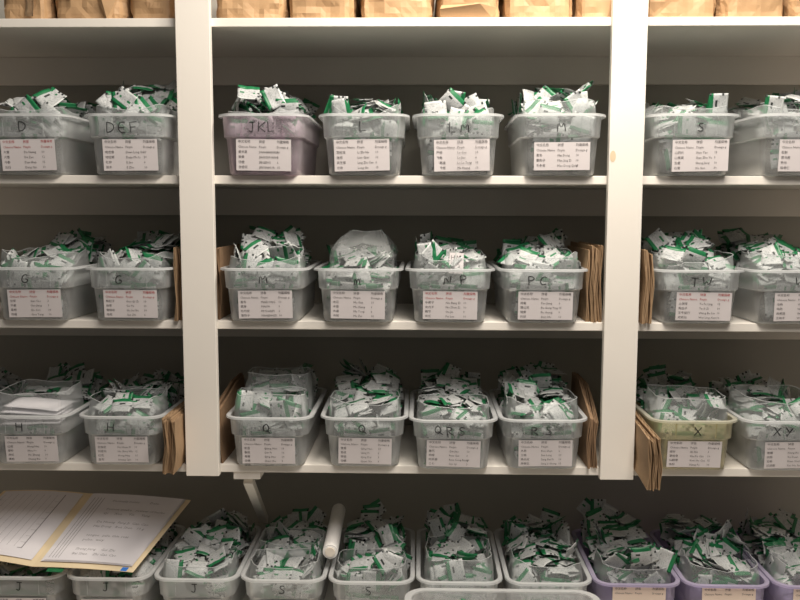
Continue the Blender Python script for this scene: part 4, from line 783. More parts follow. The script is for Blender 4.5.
-268,-642,472,95,31,-4,-5,15,-658,523,85,37,-16,34,286,-657,631,65,-27,-28,-65,-290,-606,520,72,19,-25,63,267,-496,652,90,43,12,5,-261,-345,676,97,26,4,1,
225,-318,667,90,23,-10,34,-257,-215,694,99,14,7,-4,212,-180,716,88,29,8,-36,-242,14,670,10,-1,16,-98,-239,139,635,95,20,-6,-23,-231,228,623,12,-8,-9,99,
-284,437,653,73,12,-24,63,271,293,768,92,28,-25,-4,-285,657,689,65,21,-56,48,290,401,650,68,15,-7,71,-262,-672,533,3,2,39,-92,158,-426,733,35,-59,-68,-26,
-261,-550,632,91,41,-1,1,-150,-600,676,48,13,-34,80,154,-539,728,36,-87,-32,-10,-288,-418,677,70,17,-19,67,-28,-297,760,74,16,-20,62,176,-243,814,23,-72,-65,-2,
-214,-115,761,4,-6,14,-99,-100,-142,812,95,22,-10,22,135,-272,745,24,4,-18,95,-261,35,812,83,54,12,5,248,-104,745,95,29,-6,8,-258,120,824,65,76,8,6,-11,165,844,83,38,-22,-34,
222,54,778,95,20,-2,-23,-299,260,718,94,-3,-34,1,-54,276,855,42,-27,85,15,245,218,856,83,51,-19,-14,-256,502,799,84,11,-38,36,240,296,877,14,-30,-51,79,
-134,602,858,79,23,3,-56,293,297,920,67,16,-57,45,56,-592,658,31,-72,-58,-21,-100,-592,717,3,-23,-90,-36,-129,-766,545,59,-64,-36,-34,-20,-743,585,7,6,-68,73,
-221,-265,789,96,24,-6,16,-83,-382,749,84,27,-15,45,192,43,908,23,-82,48,22,-288,292,764,94,1,-34,3,148,140,877,57,33,8,-75,-256,498,826,92,23,-32,6,165,166,877,86,33,-8,-38,
16,559,898,17,-8,-22,96,],
'TW': [
-266,-714,492,63,39,33,-58,-5,-658,553,1,-8,20,98,239,-655,477,90,29,-21,25,-280,-511,512,96,28,-8,-4,14,-448,564,10,3,-32,94,281,-521,486,93,34,12,8,-274,-369,575,5,-7,-28,96,
17,-336,609,96,27,1,-2,280,-335,539,95,27,14,5,-262,-204,638,1,6,24,-97,-248,201,559,98,18,-6,-2,53,187,594,69,15,22,-67,-252,739,717,77,64,2,-2,-287,-631,616,68,-21,14,69,
-35,-572,648,92,36,4,14,276,-610,567,92,37,-12,-2,-287,-416,625,67,15,2,-73,3,-474,656,91,39,-2,-16,-289,-252,701,67,19,5,-71,-278,8,630,98,0,-18,-1,300,91,692,23,-30,-62,69,
-253,568,812,60,36,-9,71,-197,708,776,13,13,56,-81,-45,-704,746,60,78,8,-16,-78,-570,732,93,37,-3,-8,37,-575,674,4,-4,37,-93,-263,-440,709,3,-9,-37,92,
-177,-414,792,90,36,-16,16,155,-454,744,48,24,-28,79,-256,-365,727,1,-10,-37,92,161,-355,765,87,48,4,-10,-248,-249,737,3,12,16,-98,60,-192,874,84,21,-35,35,
230,-179,816,86,-25,-34,-27,-205,-25,784,97,19,-11,6,157,-22,850,32,35,52,-71,219,-11,817,40,39,51,-66,-295,196,796,28,-25,-64,67,-148,357,809,77,20,-18,58,
-203,550,844,91,37,11,17,-13,602,909,16,-14,57,-79,-229,-524,778,90,37,1,-22,261,-585,672,3,0,-93,-37,90,-357,901,95,23,-5,18,-245,-161,895,50,-79,32,-13,
0,-255,909,71,11,-22,66,-219,10,872,75,34,6,-56,-181,-117,850,95,27,-12,-11,-68,69,934,75,21,-35,53,78,-120,901,66,48,2,-58,134,-115,923,68,49,0,-55,256,306,883,37,56,67,-32,
],
'W': [
-300,-640,505,71,10,-23,66,-3,-667,466,97,25,-1,-4,296,-664,449,68,18,24,-67,-207,-556,545,92,18,-17,31,58,-566,547,42,13,22,-87,277,-501,540,95,31,3,3,
-254,-366,602,97,21,-10,0,-44,-385,661,97,16,1,-16,-258,-125,654,4,-18,-14,97,-208,-21,680,97,17,-18,-8,-246,93,654,97,9,-14,-19,-371,450,657,50,54,-36,-57,
-188,446,646,87,17,0,-46,-178,526,634,64,8,-14,75,289,586,557,98,2,22,0,-245,710,742,80,60,-5,4,-235,-624,563,94,23,-6,24,27,-685,540,91,41,4,2,265,-683,525,59,18,37,-69,
-217,-618,628,61,4,-26,75,30,-547,639,56,24,-26,75,-235,-379,707,8,3,28,-96,13,-404,712,16,2,29,-94,-221,-276,749,28,9,27,-92,-237,-19,730,46,-8,-23,85,
-261,102,736,96,21,-19,-3,-218,473,753,68,27,-26,64,-225,554,769,74,32,23,-55,-218,638,799,88,39,-8,26,-14,-669,697,68,34,-21,61,72,-649,671,91,40,6,4,
262,-646,604,91,40,8,0,-246,-512,716,94,29,-14,6,-6,-566,736,91,40,12,4,-210,-358,779,95,32,-4,0,0,-362,813,94,30,6,-13,233,-380,734,84,22,18,-46,-207,-254,811,94,27,-6,20,
16,-154,862,91,25,5,34,258,-99,800,96,25,9,6,-199,-170,842,96,28,-3,8,-64,28,852,98,16,-3,-8,228,65,821,97,23,3,4,-290,88,772,71,0,-24,66,-250,55,851,16,-88,37,-26,
-205,474,929,84,28,-15,44,-26,357,894,89,27,-14,35,251,397,851,58,36,-12,72,-145,358,776,88,26,8,40,-223,405,805,88,26,7,40,-252,662,935,93,37,0,-3,210,630,864,86,38,-16,31,
-195,-610,752,88,38,-17,-25,200,-619,739,91,40,12,2,290,-603,694,69,21,36,-59,-278,424,959,72,1,-26,65,227,-646,735,79,42,-8,43,58,-150,898,95,19,17,-18,
101,-160,857,96,20,15,-7,-61,253,916,77,14,-16,60,-161,338,907,23,-97,6,-7,154,294,909,67,12,17,-71,-111,571,963,83,24,18,-47,-183,661,972,92,39,-3,6,],
'H0': [
-214,-640,416,61,23,12,-75,252,-654,434,93,32,-1,-16,285,-537,410,99,14,5,1,259,-428,420,98,13,3,14,270,-277,429,99,9,6,-5,212,-30,471,98,12,9,-14,281,123,482,99,14,7,2,
270,341,447,99,-6,8,-7,220,632,481,98,4,13,-16,-295,-671,501,65,34,-20,65,-64,-682,488,91,41,-2,10,243,-581,536,54,11,-35,76,283,-409,596,25,49,9,-83,97,-376,592,1,-7,-22,97,
280,-253,576,61,31,31,-66,246,-202,553,72,24,32,-57,241,-66,503,98,13,6,12,255,355,584,95,31,7,-5,230,519,586,62,16,-19,74,222,656,639,52,-81,18,18,253,716,614,2,8,-54,84,
-255,-556,664,89,42,11,11,-66,-661,544,85,38,17,-32,62,-658,567,86,40,-11,30,49,-483,676,4,-5,-94,-32,90,-376,674,87,31,-1,-38,198,-290,723,94,27,-19,-3,
14,-135,711,82,23,-32,42,245,-181,754,95,12,-25,12,-232,-3,680,95,27,-6,13,-24,-60,704,55,27,-36,71,103,-67,635,85,52,-3,-12,100,22,714,50,57,31,-57,266,17,541,74,14,-2,66,
263,278,598,98,15,7,-3,19,498,718,88,30,-7,36,229,450,628,89,26,17,-33,29,645,788,80,41,-11,42,171,699,703,69,49,-26,47,257,700,627,54,30,46,-64,-99,-594,669,68,28,24,-64,
195,-713,520,44,15,53,-71,-236,-438,643,94,25,-15,18,-13,-295,753,93,28,-4,-24,35,-237,774,95,28,-8,-12,-15,-61,811,71,11,-25,65,405,-70,569,61,33,-65,-31,
269,-13,690,25,56,40,-68,58,322,752,19,64,-75,3,232,179,735,18,45,-85,21,252,302,730,14,6,-98,14,156,382,755,14,98,-4,-12,-259,395,764,98,19,1,1,-221,386,801,24,5,11,-96,
-258,138,739,76,-8,-24,-60,],
'H1': [
-264,-650,390,99,13,-2,1,1,-631,404,70,10,8,-70,-5,-471,411,77,6,-5,63,239,-208,437,93,15,0,-34,241,-97,490,23,-1,-15,96,250,47,471,16,10,-11,98,293,204,466,72,10,1,68,
248,416,553,20,-4,-59,78,274,509,554,81,-55,20,-9,-43,-596,433,55,8,10,-82,244,-23,565,97,24,-1,-10,241,139,631,82,26,10,-50,291,253,611,68,18,-22,68,235,394,674,95,29,-6,7,
-259,580,643,80,41,20,39,286,440,686,68,23,19,-68,272,545,580,49,-54,-30,-62,-227,-118,665,92,27,5,-29,-259,-49,652,93,35,5,5,-254,30,672,7,-4,49,-87,31,7,642,2,-1,26,-96,
256,-22,632,61,13,24,-74,-231,96,636,93,29,-10,22,-7,150,686,92,26,1,28,230,136,685,97,25,-1,6,-258,219,674,97,23,-3,-1,19,304,706,88,38,-23,18,262,325,743,57,34,32,-68,
-167,432,749,90,42,-12,9,40,414,740,36,27,36,-82,255,361,759,88,46,-5,-2,-226,543,811,57,39,21,-69,-32,476,765,75,32,-32,48,263,477,782,96,25,-11,-1,-150,655,819,82,39,-26,33,
-266,-228,708,2,100,0,-1,234,-188,647,90,10,9,41,270,-78,686,1,70,-71,-8,-91,-89,752,1,-66,-75,3,151,-133,730,2,74,68,2,36,25,760,0,91,42,-4,251,351,839,63,20,-27,70,
214,-218,766,6,-74,67,5,-232,128,780,84,-9,-8,-53,46,573,857,89,41,-21,2,],
'H2': [
-289,-622,403,67,3,-14,73,0,-658,469,56,26,26,-74,282,-580,371,99,7,9,-2,-272,-394,466,97,24,-6,1,-20,-571,425,98,9,10,-16,278,-511,405,9,-99,-5,9,304,-280,407,70,13,3,70,
239,-160,501,24,0,-19,95,268,-42,467,95,28,16,1,299,62,442,69,20,-2,70,262,243,454,99,2,12,5,-32,409,499,94,7,2,34,287,378,432,2,-12,8,-99,246,546,568,82,56,12,-5,
-267,697,596,91,42,0,0,-19,720,680,41,18,59,-67,258,696,581,3,3,-56,83,-373,-609,524,60,-34,-50,52,-215,-700,486,63,33,32,-63,87,-704,493,89,42,13,-8,-293,-427,595,29,-34,-25,86,
-175,-506,569,98,11,-18,4,199,-562,508,94,19,-13,26,-166,-462,531,90,23,-2,-37,202,-538,458,78,12,4,-61,286,-256,576,91,34,-24,-7,-269,19,595,99,14,-5,-2,
233,-63,569,88,22,2,-41,-244,84,596,5,6,14,-99,81,166,621,99,6,6,13,314,81,643,61,64,-36,-29,364,198,620,67,42,-54,-30,257,371,575,93,32,7,16,195,459,624,90,33,1,28,
-234,653,665,84,54,-6,6,235,630,615,85,52,-6,8,252,706,679,83,56,0,-5,-234,-615,685,25,-84,-47,-14,-64,-622,650,91,30,7,-26,184,-701,513,88,41,22,-13,-262,-373,718,73,-21,32,57,
10,-513,708,92,31,6,-23,54,-486,613,99,9,13,6,-187,-302,730,81,-22,-23,-49,135,-465,668,5,-14,31,-94,-116,-340,673,4,-13,-35,-93,191,-331,601,88,38,-5,-30,
270,-313,608,93,30,-21,-1,-178,-76,621,98,5,-8,18,129,-140,679,94,20,-24,14,256,-149,680,2,28,31,-91,-3,101,696,16,2,-14,98,246,-4,712,78,2,-34,52,-266,252,676,98,19,-5,-4,
-13,325,733,88,26,-4,-40,289,169,644,67,56,-43,-23,-199,518,698,57,1,-27,78,-77,416,734,88,26,-4,-40,287,216,649,53,67,-18,-48,25,522,762,49,29,11,-82,
-5,471,762,22,19,19,-94,270,500,682,96,24,10,4,158,606,706,70,53,-22,42,51,660,750,47,30,43,-71,-41,-664,685,96,29,-3,1,103,110,794,2,-71,71,-4,169,-568,710,96,28,4,7,
-86,-117,762,96,-14,-10,21,237,-456,661,92,26,21,-18,86,-210,712,90,21,-31,23,-55,57,725,2,-12,98,14,9,137,728,62,8,-11,77,-324,-19,771,45,56,-66,-22,-195,231,703,1,3,19,-98,
-265,513,731,74,-4,-25,62,-401,530,628,71,-16,-67,16,],
'Q1': [
-242,-651,480,92,25,21,-22,27,-619,471,86,22,-7,45,256,-560,445,96,22,4,17,-281,-577,455,96,29,-1,-2,263,-485,455,97,21,6,9,-282,-405,462,73,13,-10,66,
230,-368,491,93,22,1,30,-274,-251,462,98,16,-9,-7,273,-242,510,96,26,9,1,294,-3,573,68,14,-29,66,-255,119,482,97,13,-17,14,264,79,582,54,30,13,-77,246,371,552,82,20,-14,52,
-253,433,495,62,18,1,-76,232,442,560,90,25,-6,35,261,679,635,58,32,40,-63,268,702,634,63,40,-32,58,-269,-608,556,75,16,24,-60,-11,-624,524,89,28,-4,36,
256,-621,486,86,14,27,-40,-258,-443,563,6,3,23,-97,-29,-489,561,96,21,8,-16,244,-493,528,90,15,23,-35,-273,-307,591,94,34,4,0,250,-281,566,19,-11,16,-96,
-240,27,612,17,-2,27,-95,248,-62,586,67,26,24,-65,205,184,668,81,13,-4,-56,256,251,614,12,30,16,-93,233,409,644,84,36,-1,-42,-289,599,643,78,53,-23,-23,
246,506,699,92,34,-11,-15,-27,701,762,79,61,11,-3,256,660,724,1,4,-31,95,-175,-608,588,9,10,-27,95,115,-714,651,48,58,53,-40,279,-532,590,90,39,17,8,-229,-483,649,25,16,-24,93,
4,-352,700,92,38,0,-4,284,-410,675,56,37,-20,72,-232,-292,711,17,1,39,-90,-17,-294,716,15,9,-37,91,249,-320,699,92,38,4,-5,-181,-195,761,84,48,-4,24,25,-179,762,87,48,5,9,
240,-261,712,92,37,3,-11,-9,-13,800,99,9,-6,12,234,-73,677,98,9,1,-18,-221,104,754,28,4,18,-94,2,127,752,94,26,-4,-20,-227,369,747,5,23,-25,94,-79,261,745,96,25,3,-8,
170,293,752,89,23,2,-38,-223,439,764,93,30,17,16,177,340,752,94,20,-12,24,-383,503,646,16,66,-7,-73,-16,588,795,86,39,9,-32,-197,706,696,56,-64,42,33,277,459,778,92,29,-27,-7,
-49,-596,681,20,-24,6,-95,387,-625,706,72,-10,68,-5,-212,-760,546,75,66,-8,8,210,-276,811,88,5,4,48,-297,-651,751,46,56,-22,65,-176,-391,744,45,19,-19,85,
-110,10,816,16,-3,-10,98,-271,-40,857,66,-13,-11,73,-146,-367,776,26,-96,-6,7,-4,35,757,24,1,-16,96,-219,129,798,40,4,-16,90,225,57,815,67,-25,36,-60,-219,243,868,3,-91,-40,-12,
8,274,811,78,25,7,-57,-69,458,811,50,7,19,-84,-25,495,865,91,14,7,-39,-222,736,748,62,-74,-18,-18,231,520,905,84,30,-17,-42,],
'Q2': [
-202,-630,456,74,14,-20,62,-18,-621,496,43,13,-21,87,239,-645,485,73,17,24,-61,-246,-561,457,95,22,-12,19,-18,-529,492,96,25,-4,-15,230,-512,490,95,18,-4,26,
-249,-354,477,43,18,9,-88,-45,-391,527,96,26,-2,4,276,-318,552,95,30,2,2,-257,-181,499,57,4,-18,80,-9,-211,564,96,28,-6,2,272,-255,549,63,13,20,-74,-237,-32,523,90,26,-3,-34,
257,-141,552,96,28,0,-3,-276,23,516,2,-12,-24,96,233,-7,571,92,27,-8,28,-368,270,554,27,63,-3,-72,279,312,649,91,34,-22,-6,-351,326,551,68,49,-41,-35,290,382,630,68,-1,-33,66,
-256,548,588,98,20,-3,5,270,558,697,93,30,-22,-8,-269,670,597,98,21,-2,0,258,664,570,100,0,8,0,-264,-442,571,48,27,0,-84,-31,-566,598,68,-13,-10,72,264,-551,572,74,12,18,-63,
-223,-356,596,85,23,-14,-46,-22,-541,621,66,-13,-10,73,258,-494,553,96,28,7,-5,27,-308,621,97,23,-4,-7,259,-354,584,76,17,-14,61,238,-133,656,14,5,-30,94,
230,-18,686,82,31,17,-46,-237,118,685,44,-7,35,-82,266,60,704,96,28,-1,1,-274,221,711,94,21,25,3,-263,385,706,97,7,23,-4,256,351,699,63,5,-40,66,-271,563,699,1,-18,7,-98,
-225,536,746,82,15,13,54,-285,630,601,68,13,-16,70,196,659,753,8,26,24,-93,-261,-538,608,95,24,-18,-6,171,-541,733,93,17,-13,-30,278,-629,676,92,30,-24,-6,
-260,-472,619,95,24,-18,-6,188,-365,716,96,27,10,1,277,-444,676,67,14,27,-68,-244,-363,660,94,20,-22,14,42,-337,744,96,27,11,-4,179,-261,726,74,22,28,-57,
-250,-270,660,95,11,-25,16,-12,-189,729,81,27,16,-50,-130,-72,722,94,30,-13,-2,26,7,805,94,30,-15,3,251,16,828,83,39,18,37,-235,112,782,79,26,14,-54,183,149,844,39,-1,13,-91,
-140,274,765,18,-25,28,-91,240,281,768,91,31,-27,4,9,359,751,70,37,15,59,222,396,817,82,40,-32,24,-230,386,865,15,97,11,-13,-33,610,730,77,-12,22,-59,127,507,839,9,-5,-67,74,
-239,453,779,68,-14,21,-69,161,627,811,75,18,-29,56,-96,-569,681,96,23,-13,13,141,417,902,29,0,-39,87,182,-28,914,93,20,14,26,-402,-557,625,16,-67,-16,71,
-295,-224,726,71,-4,-26,65,86,-237,832,52,2,15,-84,-242,-81,747,68,39,19,-60,-258,100,828,2,-7,-20,98,-211,104,859,13,-5,-21,97,-127,593,900,38,41,-83,-2,
-167,280,914,79,-8,18,58,-152,586,898,64,-36,13,-67,-181,420,890,26,65,-70,11,-251,599,924,34,84,-31,-28,59,653,858,86,10,-50,3,],
'QRS': [
-269,-544,473,79,16,-20,56,-22,-641,454,97,20,4,-13,245,-677,430,97,22,10,-3,-303,-498,439,68,16,6,-71,41,-576,460,97,20,4,-12,249,-481,475,96,22,-3,18,
-290,-348,466,71,17,5,-68,-244,-213,494,66,16,-26,69,-274,-147,495,1,-11,-30,95,265,-90,527,94,32,8,-2,-233,37,598,85,29,9,-43,238,77,595,83,30,-5,47,-195,383,588,90,21,-7,-36,
298,147,559,66,23,-7,71,-248,424,536,97,20,-7,8,239,503,516,94,9,14,-28,-288,660,603,68,20,20,-68,272,549,500,2,11,-12,99,-253,-663,464,64,9,-29,71,95,-673,501,96,29,-2,-2,
277,-576,522,97,23,0,2,-202,-524,541,91,21,-21,29,-6,-509,559,94,20,-12,23,270,-447,551,75,16,-11,63,-48,-331,615,18,11,27,-94,-278,-161,618,64,16,14,-74,
52,-3,671,94,18,15,-26,277,-77,596,77,10,27,-57,-234,96,678,84,20,15,-49,260,192,639,95,28,10,-2,-193,278,611,90,19,10,-39,275,356,649,58,29,-33,69,-241,464,636,88,11,-23,40,
108,710,697,64,46,33,-52,255,525,668,67,71,-8,-21,-243,-719,589,59,80,-8,13,118,-666,615,93,34,9,-9,207,-671,573,93,34,8,-8,-22,-520,618,91,26,0,-32,175,-597,613,92,32,12,-19,
-100,-100,736,82,15,16,-52,43,-361,663,94,18,-6,29,218,-473,628,97,25,4,-1,-81,-90,717,91,18,13,-35,249,-203,669,69,16,-4,71,236,-168,650,96,16,12,-18,
-194,-11,724,94,15,-4,29,43,-22,784,99,12,11,-1,263,-13,662,96,25,16,0,-202,195,767,90,19,5,-40,250,170,736,75,35,0,56,-225,259,701,91,32,-1,27,11,346,798,18,2,34,-92,
220,321,777,5,-5,34,-94,-224,323,723,91,32,-1,27,264,370,738,60,28,31,-68,-228,479,708,41,-6,-11,90,-140,531,766,99,12,-10,2,247,388,728,91,41,2,-6,-252,710,800,85,53,-1,1,
-16,597,778,87,4,-30,38,289,530,782,64,-35,56,41,-126,-564,653,6,66,71,24,-37,-518,750,59,8,-4,80,249,-584,690,83,-8,18,-51,-247,-535,638,9,48,84,24,-222,-230,723,35,6,18,-92,
-193,-352,739,11,-96,26,-3,291,-345,716,11,-70,-70,10,-265,-38,806,14,64,76,-1,102,-63,808,50,-5,17,-84,108,-127,765,98,10,13,-14,-9,173,822,44,8,25,-86,
109,135,840,98,16,11,-2,9,407,927,74,32,-7,59,-251,448,815,16,98,-3,15,-56,581,876,14,39,91,-8,-137,537,851,12,97,-19,11,240,684,719,50,10,51,-69,],
'RS': [
-236,-666,473,96,28,-6,-4,58,-662,491,67,18,21,-68,202,-650,470,95,27,6,-14,-246,-486,522,82,21,16,-50,-240,-384,509,95,12,-13,25,281,-349,498,98,19,9,3,
-261,-160,562,93,33,-15,-6,279,-187,546,95,28,10,5,-297,-81,559,70,16,-28,64,262,-106,537,95,30,7,-3,-224,-14,584,94,33,-10,7,-289,247,664,69,19,-6,70,
270,196,644,97,25,1,2,-281,415,572,98,14,-15,-3,-290,505,564,69,4,-26,68,292,525,596,65,24,-21,69,-233,669,698,83,55,-9,-5,223,670,716,76,49,-20,37,-155,-592,565,38,20,24,-87,
139,-659,536,68,19,-20,68,281,-656,510,69,19,20,-67,-185,-458,627,64,27,16,-70,-6,-431,627,92,30,-16,22,252,-438,617,56,19,27,-76,107,-325,639,94,32,9,-10,
270,-385,594,70,20,26,-63,-266,-220,597,2,-9,-23,97,35,-254,642,93,33,-2,15,247,-253,650,14,-1,33,-93,-251,-48,777,89,42,13,11,233,-77,673,96,20,-6,20,
-283,67,793,9,-32,32,-89,267,39,615,95,31,6,2,-281,181,778,60,35,-4,72,-209,431,703,57,29,-18,75,238,426,701,14,32,40,-85,-266,541,770,81,57,14,7,244,469,640,90,33,-14,-24,
-225,651,820,74,65,-13,10,-3,612,802,59,56,-42,40,120,687,837,39,26,49,-73,-140,-714,552,6,10,49,-86,112,-661,633,62,17,38,-66,239,-647,632,84,30,28,-35,
-391,-536,685,70,13,-69,-15,218,-575,653,88,39,-5,27,-230,-292,731,84,50,-20,11,-90,-487,676,43,21,23,-85,102,-155,791,35,12,7,-93,252,-275,747,62,-4,-2,79,
142,-128,782,16,-7,-12,98,110,-106,709,96,29,-4,1,98,85,801,58,18,19,-77,233,126,798,88,25,-18,-35,96,310,872,36,0,-31,88,216,251,771,92,37,9,-14,-190,493,834,79,19,28,-51,
260,354,776,43,50,44,-61,-237,455,796,75,16,30,-57,14,520,894,48,29,-31,77,191,515,934,77,25,-18,56,-242,234,692,96,24,5,13,78,555,876,87,45,0,20,104,677,866,81,54,12,-17,
244,-685,619,90,37,19,-10,-231,-661,655,28,-95,-2,-10,-272,-428,838,64,24,4,73,-162,-572,657,74,35,11,-56,-282,-170,797,60,34,24,-68,-107,-248,839,71,51,17,-46,
180,-266,801,99,12,-7,-7,-158,-68,807,42,30,-36,78,58,-147,920,58,81,-12,-1,-86,31,901,58,14,-73,35,180,-53,885,31,93,-18,-9,-231,107,830,50,-8,46,-73,
242,353,945,99,1,11,6,],
'X': [
-255,-630,417,97,20,-6,13,-36,-620,447,84,19,-7,50,246,-650,413,97,21,10,7,-260,-530,432,97,21,-5,-7,-40,-476,461,83,14,-16,52,200,-478,442,98,20,4,0,-290,-363,472,67,15,-21,69,
247,-269,484,85,28,3,44,252,-206,462,13,10,-22,96,-236,-65,527,42,15,-17,88,-284,282,575,3,-26,18,-95,-285,367,575,92,28,25,6,-270,-693,510,72,37,-39,45,
-94,-567,498,28,6,-17,94,162,-649,459,97,20,13,-5,-297,-436,517,71,10,-15,68,259,-423,500,6,-8,23,-97,-208,-266,567,90,25,6,-36,-51,-324,570,66,20,16,-71,
271,-256,530,95,28,12,1,-53,-166,609,80,22,12,-55,-240,-71,601,95,25,-8,16,12,46,667,86,21,7,-45,151,-22,609,18,6,26,-94,-289,21,598,68,20,-11,70,233,230,609,37,-3,20,-90,
-229,414,673,90,32,26,-15,-405,581,567,73,0,-69,0,231,552,623,84,33,-3,44,-271,629,616,68,36,0,-64,250,-770,495,9,8,-67,73,363,-611,575,61,9,78,13,276,-561,613,48,78,31,26,
-260,-537,581,96,25,-6,-10,8,-498,589,80,15,-11,57,261,-518,646,48,43,74,-22,-253,-239,682,7,-19,-27,94,-22,-423,597,87,17,8,-46,212,-392,549,21,-4,24,-95,
-39,-153,746,83,34,23,38,220,-141,641,71,28,-10,64,-244,8,671,96,26,0,-10,244,-149,678,94,29,8,14,252,-186,628,5,13,-27,95,-257,174,724,97,22,-6,2,38,116,726,97,22,-5,7,
209,242,756,95,25,-4,18,-252,241,734,97,22,-5,-4,-35,286,732,21,4,-25,94,88,323,718,1,4,20,-98,-169,418,779,86,23,10,-44,-3,401,708,98,20,8,6,255,425,757,77,29,-14,-55,
-29,594,790,89,45,-5,10,176,575,708,27,8,26,-92,284,591,742,69,20,19,-67,-282,644,704,40,0,88,25,170,704,732,4,17,-55,82,-148,-694,523,78,53,8,-33,283,-621,764,67,21,-10,71,
-249,-308,673,38,30,13,-86,288,-425,686,77,-10,-53,-36,-127,54,743,2,-4,99,12,-200,365,823,73,4,-12,67,-142,-13,747,8,-62,78,9,-56,683,853,4,-17,81,56,
246,565,841,57,-12,-18,79,],
'XY': [
-226,-624,435,97,24,-1,-9,-3,-674,442,2,0,-24,97,248,-597,475,89,4,-20,-42,-207,-509,473,94,25,-9,21,10,-525,456,84,18,0,-51,241,-372,470,8,7,-32,94,-245,-350,488,96,20,-9,17,
-70,-326,496,95,22,0,-23,-275,-149,498,97,22,-8,-1,-36,-243,498,98,22,1,-1,283,-192,460,99,12,9,2,-240,97,533,88,16,-14,43,-296,284,536,71,9,-16,68,-284,401,502,98,11,-14,-2,
-258,548,487,99,3,-9,10,-236,745,609,74,66,-4,9,27,747,659,46,37,55,-60,-282,-646,443,97,24,-2,-2,-1,-621,494,93,21,-7,29,233,-438,564,95,23,-1,22,-271,-421,552,98,21,-3,0,
44,-377,565,95,23,-1,21,-251,-342,551,93,34,-6,9,49,-252,604,18,0,26,-95,264,-159,602,59,23,-22,74,-293,-244,596,69,21,-28,64,-32,-140,630,69,16,-10,70,
239,-81,611,89,42,14,-12,-280,-34,619,96,-1,-26,6,-102,-116,600,87,12,-1,48,-241,57,561,98,16,-9,0,-198,225,570,57,7,-19,80,-69,242,732,62,38,50,-48,-223,273,562,98,19,-3,-10,
-293,515,589,69,-9,16,70,-264,702,644,54,36,-42,63,171,742,752,3,1,66,-75,-29,-629,534,4,-19,-96,-21,107,-537,556,1,0,-22,98,322,-585,664,25,-49,-28,79,
-251,-419,577,72,13,-16,67,32,-494,619,7,-98,-17,-1,361,-472,693,47,57,-33,-59,-272,-466,576,98,21,-3,-1,116,-374,667,10,98,18,4,220,-270,693,9,93,35,6,
-238,-371,650,2,-98,18,-1,9,-307,694,8,98,16,3,168,-211,713,8,100,0,4,-247,-142,708,77,1,-3,-64,-14,5,734,91,28,4,30,208,103,797,52,13,38,-76,-235,99,780,92,37,-4,11,
-149,135,784,93,37,-1,4,-263,268,726,55,-13,38,-73,6,176,722,89,42,18,-5,-256,401,770,82,6,40,-40,235,168,700,34,36,20,-85,-157,556,685,91,21,-2,-35,383,280,722,29,64,-29,-65,
237,-622,736,92,30,-25,3,83,-688,572,8,15,-38,91,162,-529,672,69,34,-16,62,2,-245,746,99,-9,4,11,-9,-19,791,8,0,-20,98,-188,354,767,6,70,-63,-33,-144,371,783,30,-63,-72,2,
118,426,780,97,18,-13,8,],
'J1': [
-257,-678,412,4,12,22,-97,18,-637,464,86,25,20,-39,287,-656,418,98,15,16,2,-163,-554,417,83,19,-2,-53,-37,-562,425,89,8,-17,42,199,-487,455,63,17,20,-73,
-249,-338,434,97,19,-6,15,-35,-331,477,75,17,-15,63,238,-344,473,92,27,1,-30,-280,-192,444,97,21,-11,-6,271,-233,461,98,17,3,-3,-176,-540,536,97,7,-22,9,
33,-491,592,44,-10,-9,88,295,-533,515,70,12,-9,70,-275,-550,434,79,9,-19,57,37,-399,552,3,10,14,-98,268,-437,524,99,15,2,0,-250,-394,467,85,19,-3,-50,-345,-609,614,5,-56,8,-82,
140,-492,642,62,12,-6,-77,279,-353,654,72,29,-17,-60,-161,-588,648,11,-86,-48,11,-270,-536,633,32,-64,-68,19,-192,-504,750,7,-21,96,14,],
'J2': [
-277,-621,408,6,-10,-16,98,55,-639,459,80,27,11,-52,283,-684,425,96,28,-3,1,75,-545,457,65,12,-21,72,224,-597,401,94,15,3,-29,20,-319,470,81,4,-15,56,285,-145,437,98,15,10,2,
285,-26,431,98,15,10,2,266,248,533,3,-11,36,-92,269,334,471,72,14,5,68,260,559,546,90,43,0,8,235,641,566,84,34,12,-40,-284,-575,465,97,24,-10,-4,-127,-572,524,84,24,5,-49,
91,-498,622,22,-90,-37,0,-52,-411,586,65,-1,-34,68,264,-428,513,77,19,-20,58,292,-96,580,84,46,22,15,255,-24,553,86,16,31,-39,246,72,596,34,-10,33,-87,
257,202,562,65,19,42,-60,216,386,599,94,-30,8,14,271,518,638,98,16,7,2,262,715,727,84,54,-4,2,-245,-574,532,44,-2,-33,83,-243,-526,613,97,22,-3,-14,-44,-726,492,85,52,-2,2,
237,-379,617,39,-92,7,2,217,-308,658,91,40,1,-5,242,-187,690,93,32,-7,-15,172,54,755,89,46,0,7,183,193,760,94,30,14,-11,247,259,696,77,35,1,53,207,500,700,94,13,5,31,
262,530,664,98,15,7,-2,-119,-713,558,61,38,36,-59,30,-549,682,69,21,25,-65,296,-489,599,12,-68,56,45,245,294,857,79,-7,16,-59,263,542,837,6,64,66,-39,],
'J3': [
-281,-650,473,96,29,-4,-3,2,-633,481,90,32,3,28,216,-637,453,94,27,6,18,-247,-605,482,84,23,-18,45,-19,-496,502,84,18,-18,49,238,-502,472,92,17,11,-35,
-267,-500,487,3,7,25,-97,16,-388,513,95,21,-2,22,239,-361,487,59,10,14,-79,269,-261,456,13,-14,15,-97,239,-32,597,91,37,3,-17,-349,41,639,72,21,66,2,243,147,627,52,8,-13,84,
229,193,561,95,11,8,28,234,289,554,99,9,11,5,240,570,546,96,9,7,25,-259,717,647,54,33,-46,62,114,658,610,100,7,1,2,254,636,532,99,6,10,-12,-253,-770,489,73,68,-5,6,
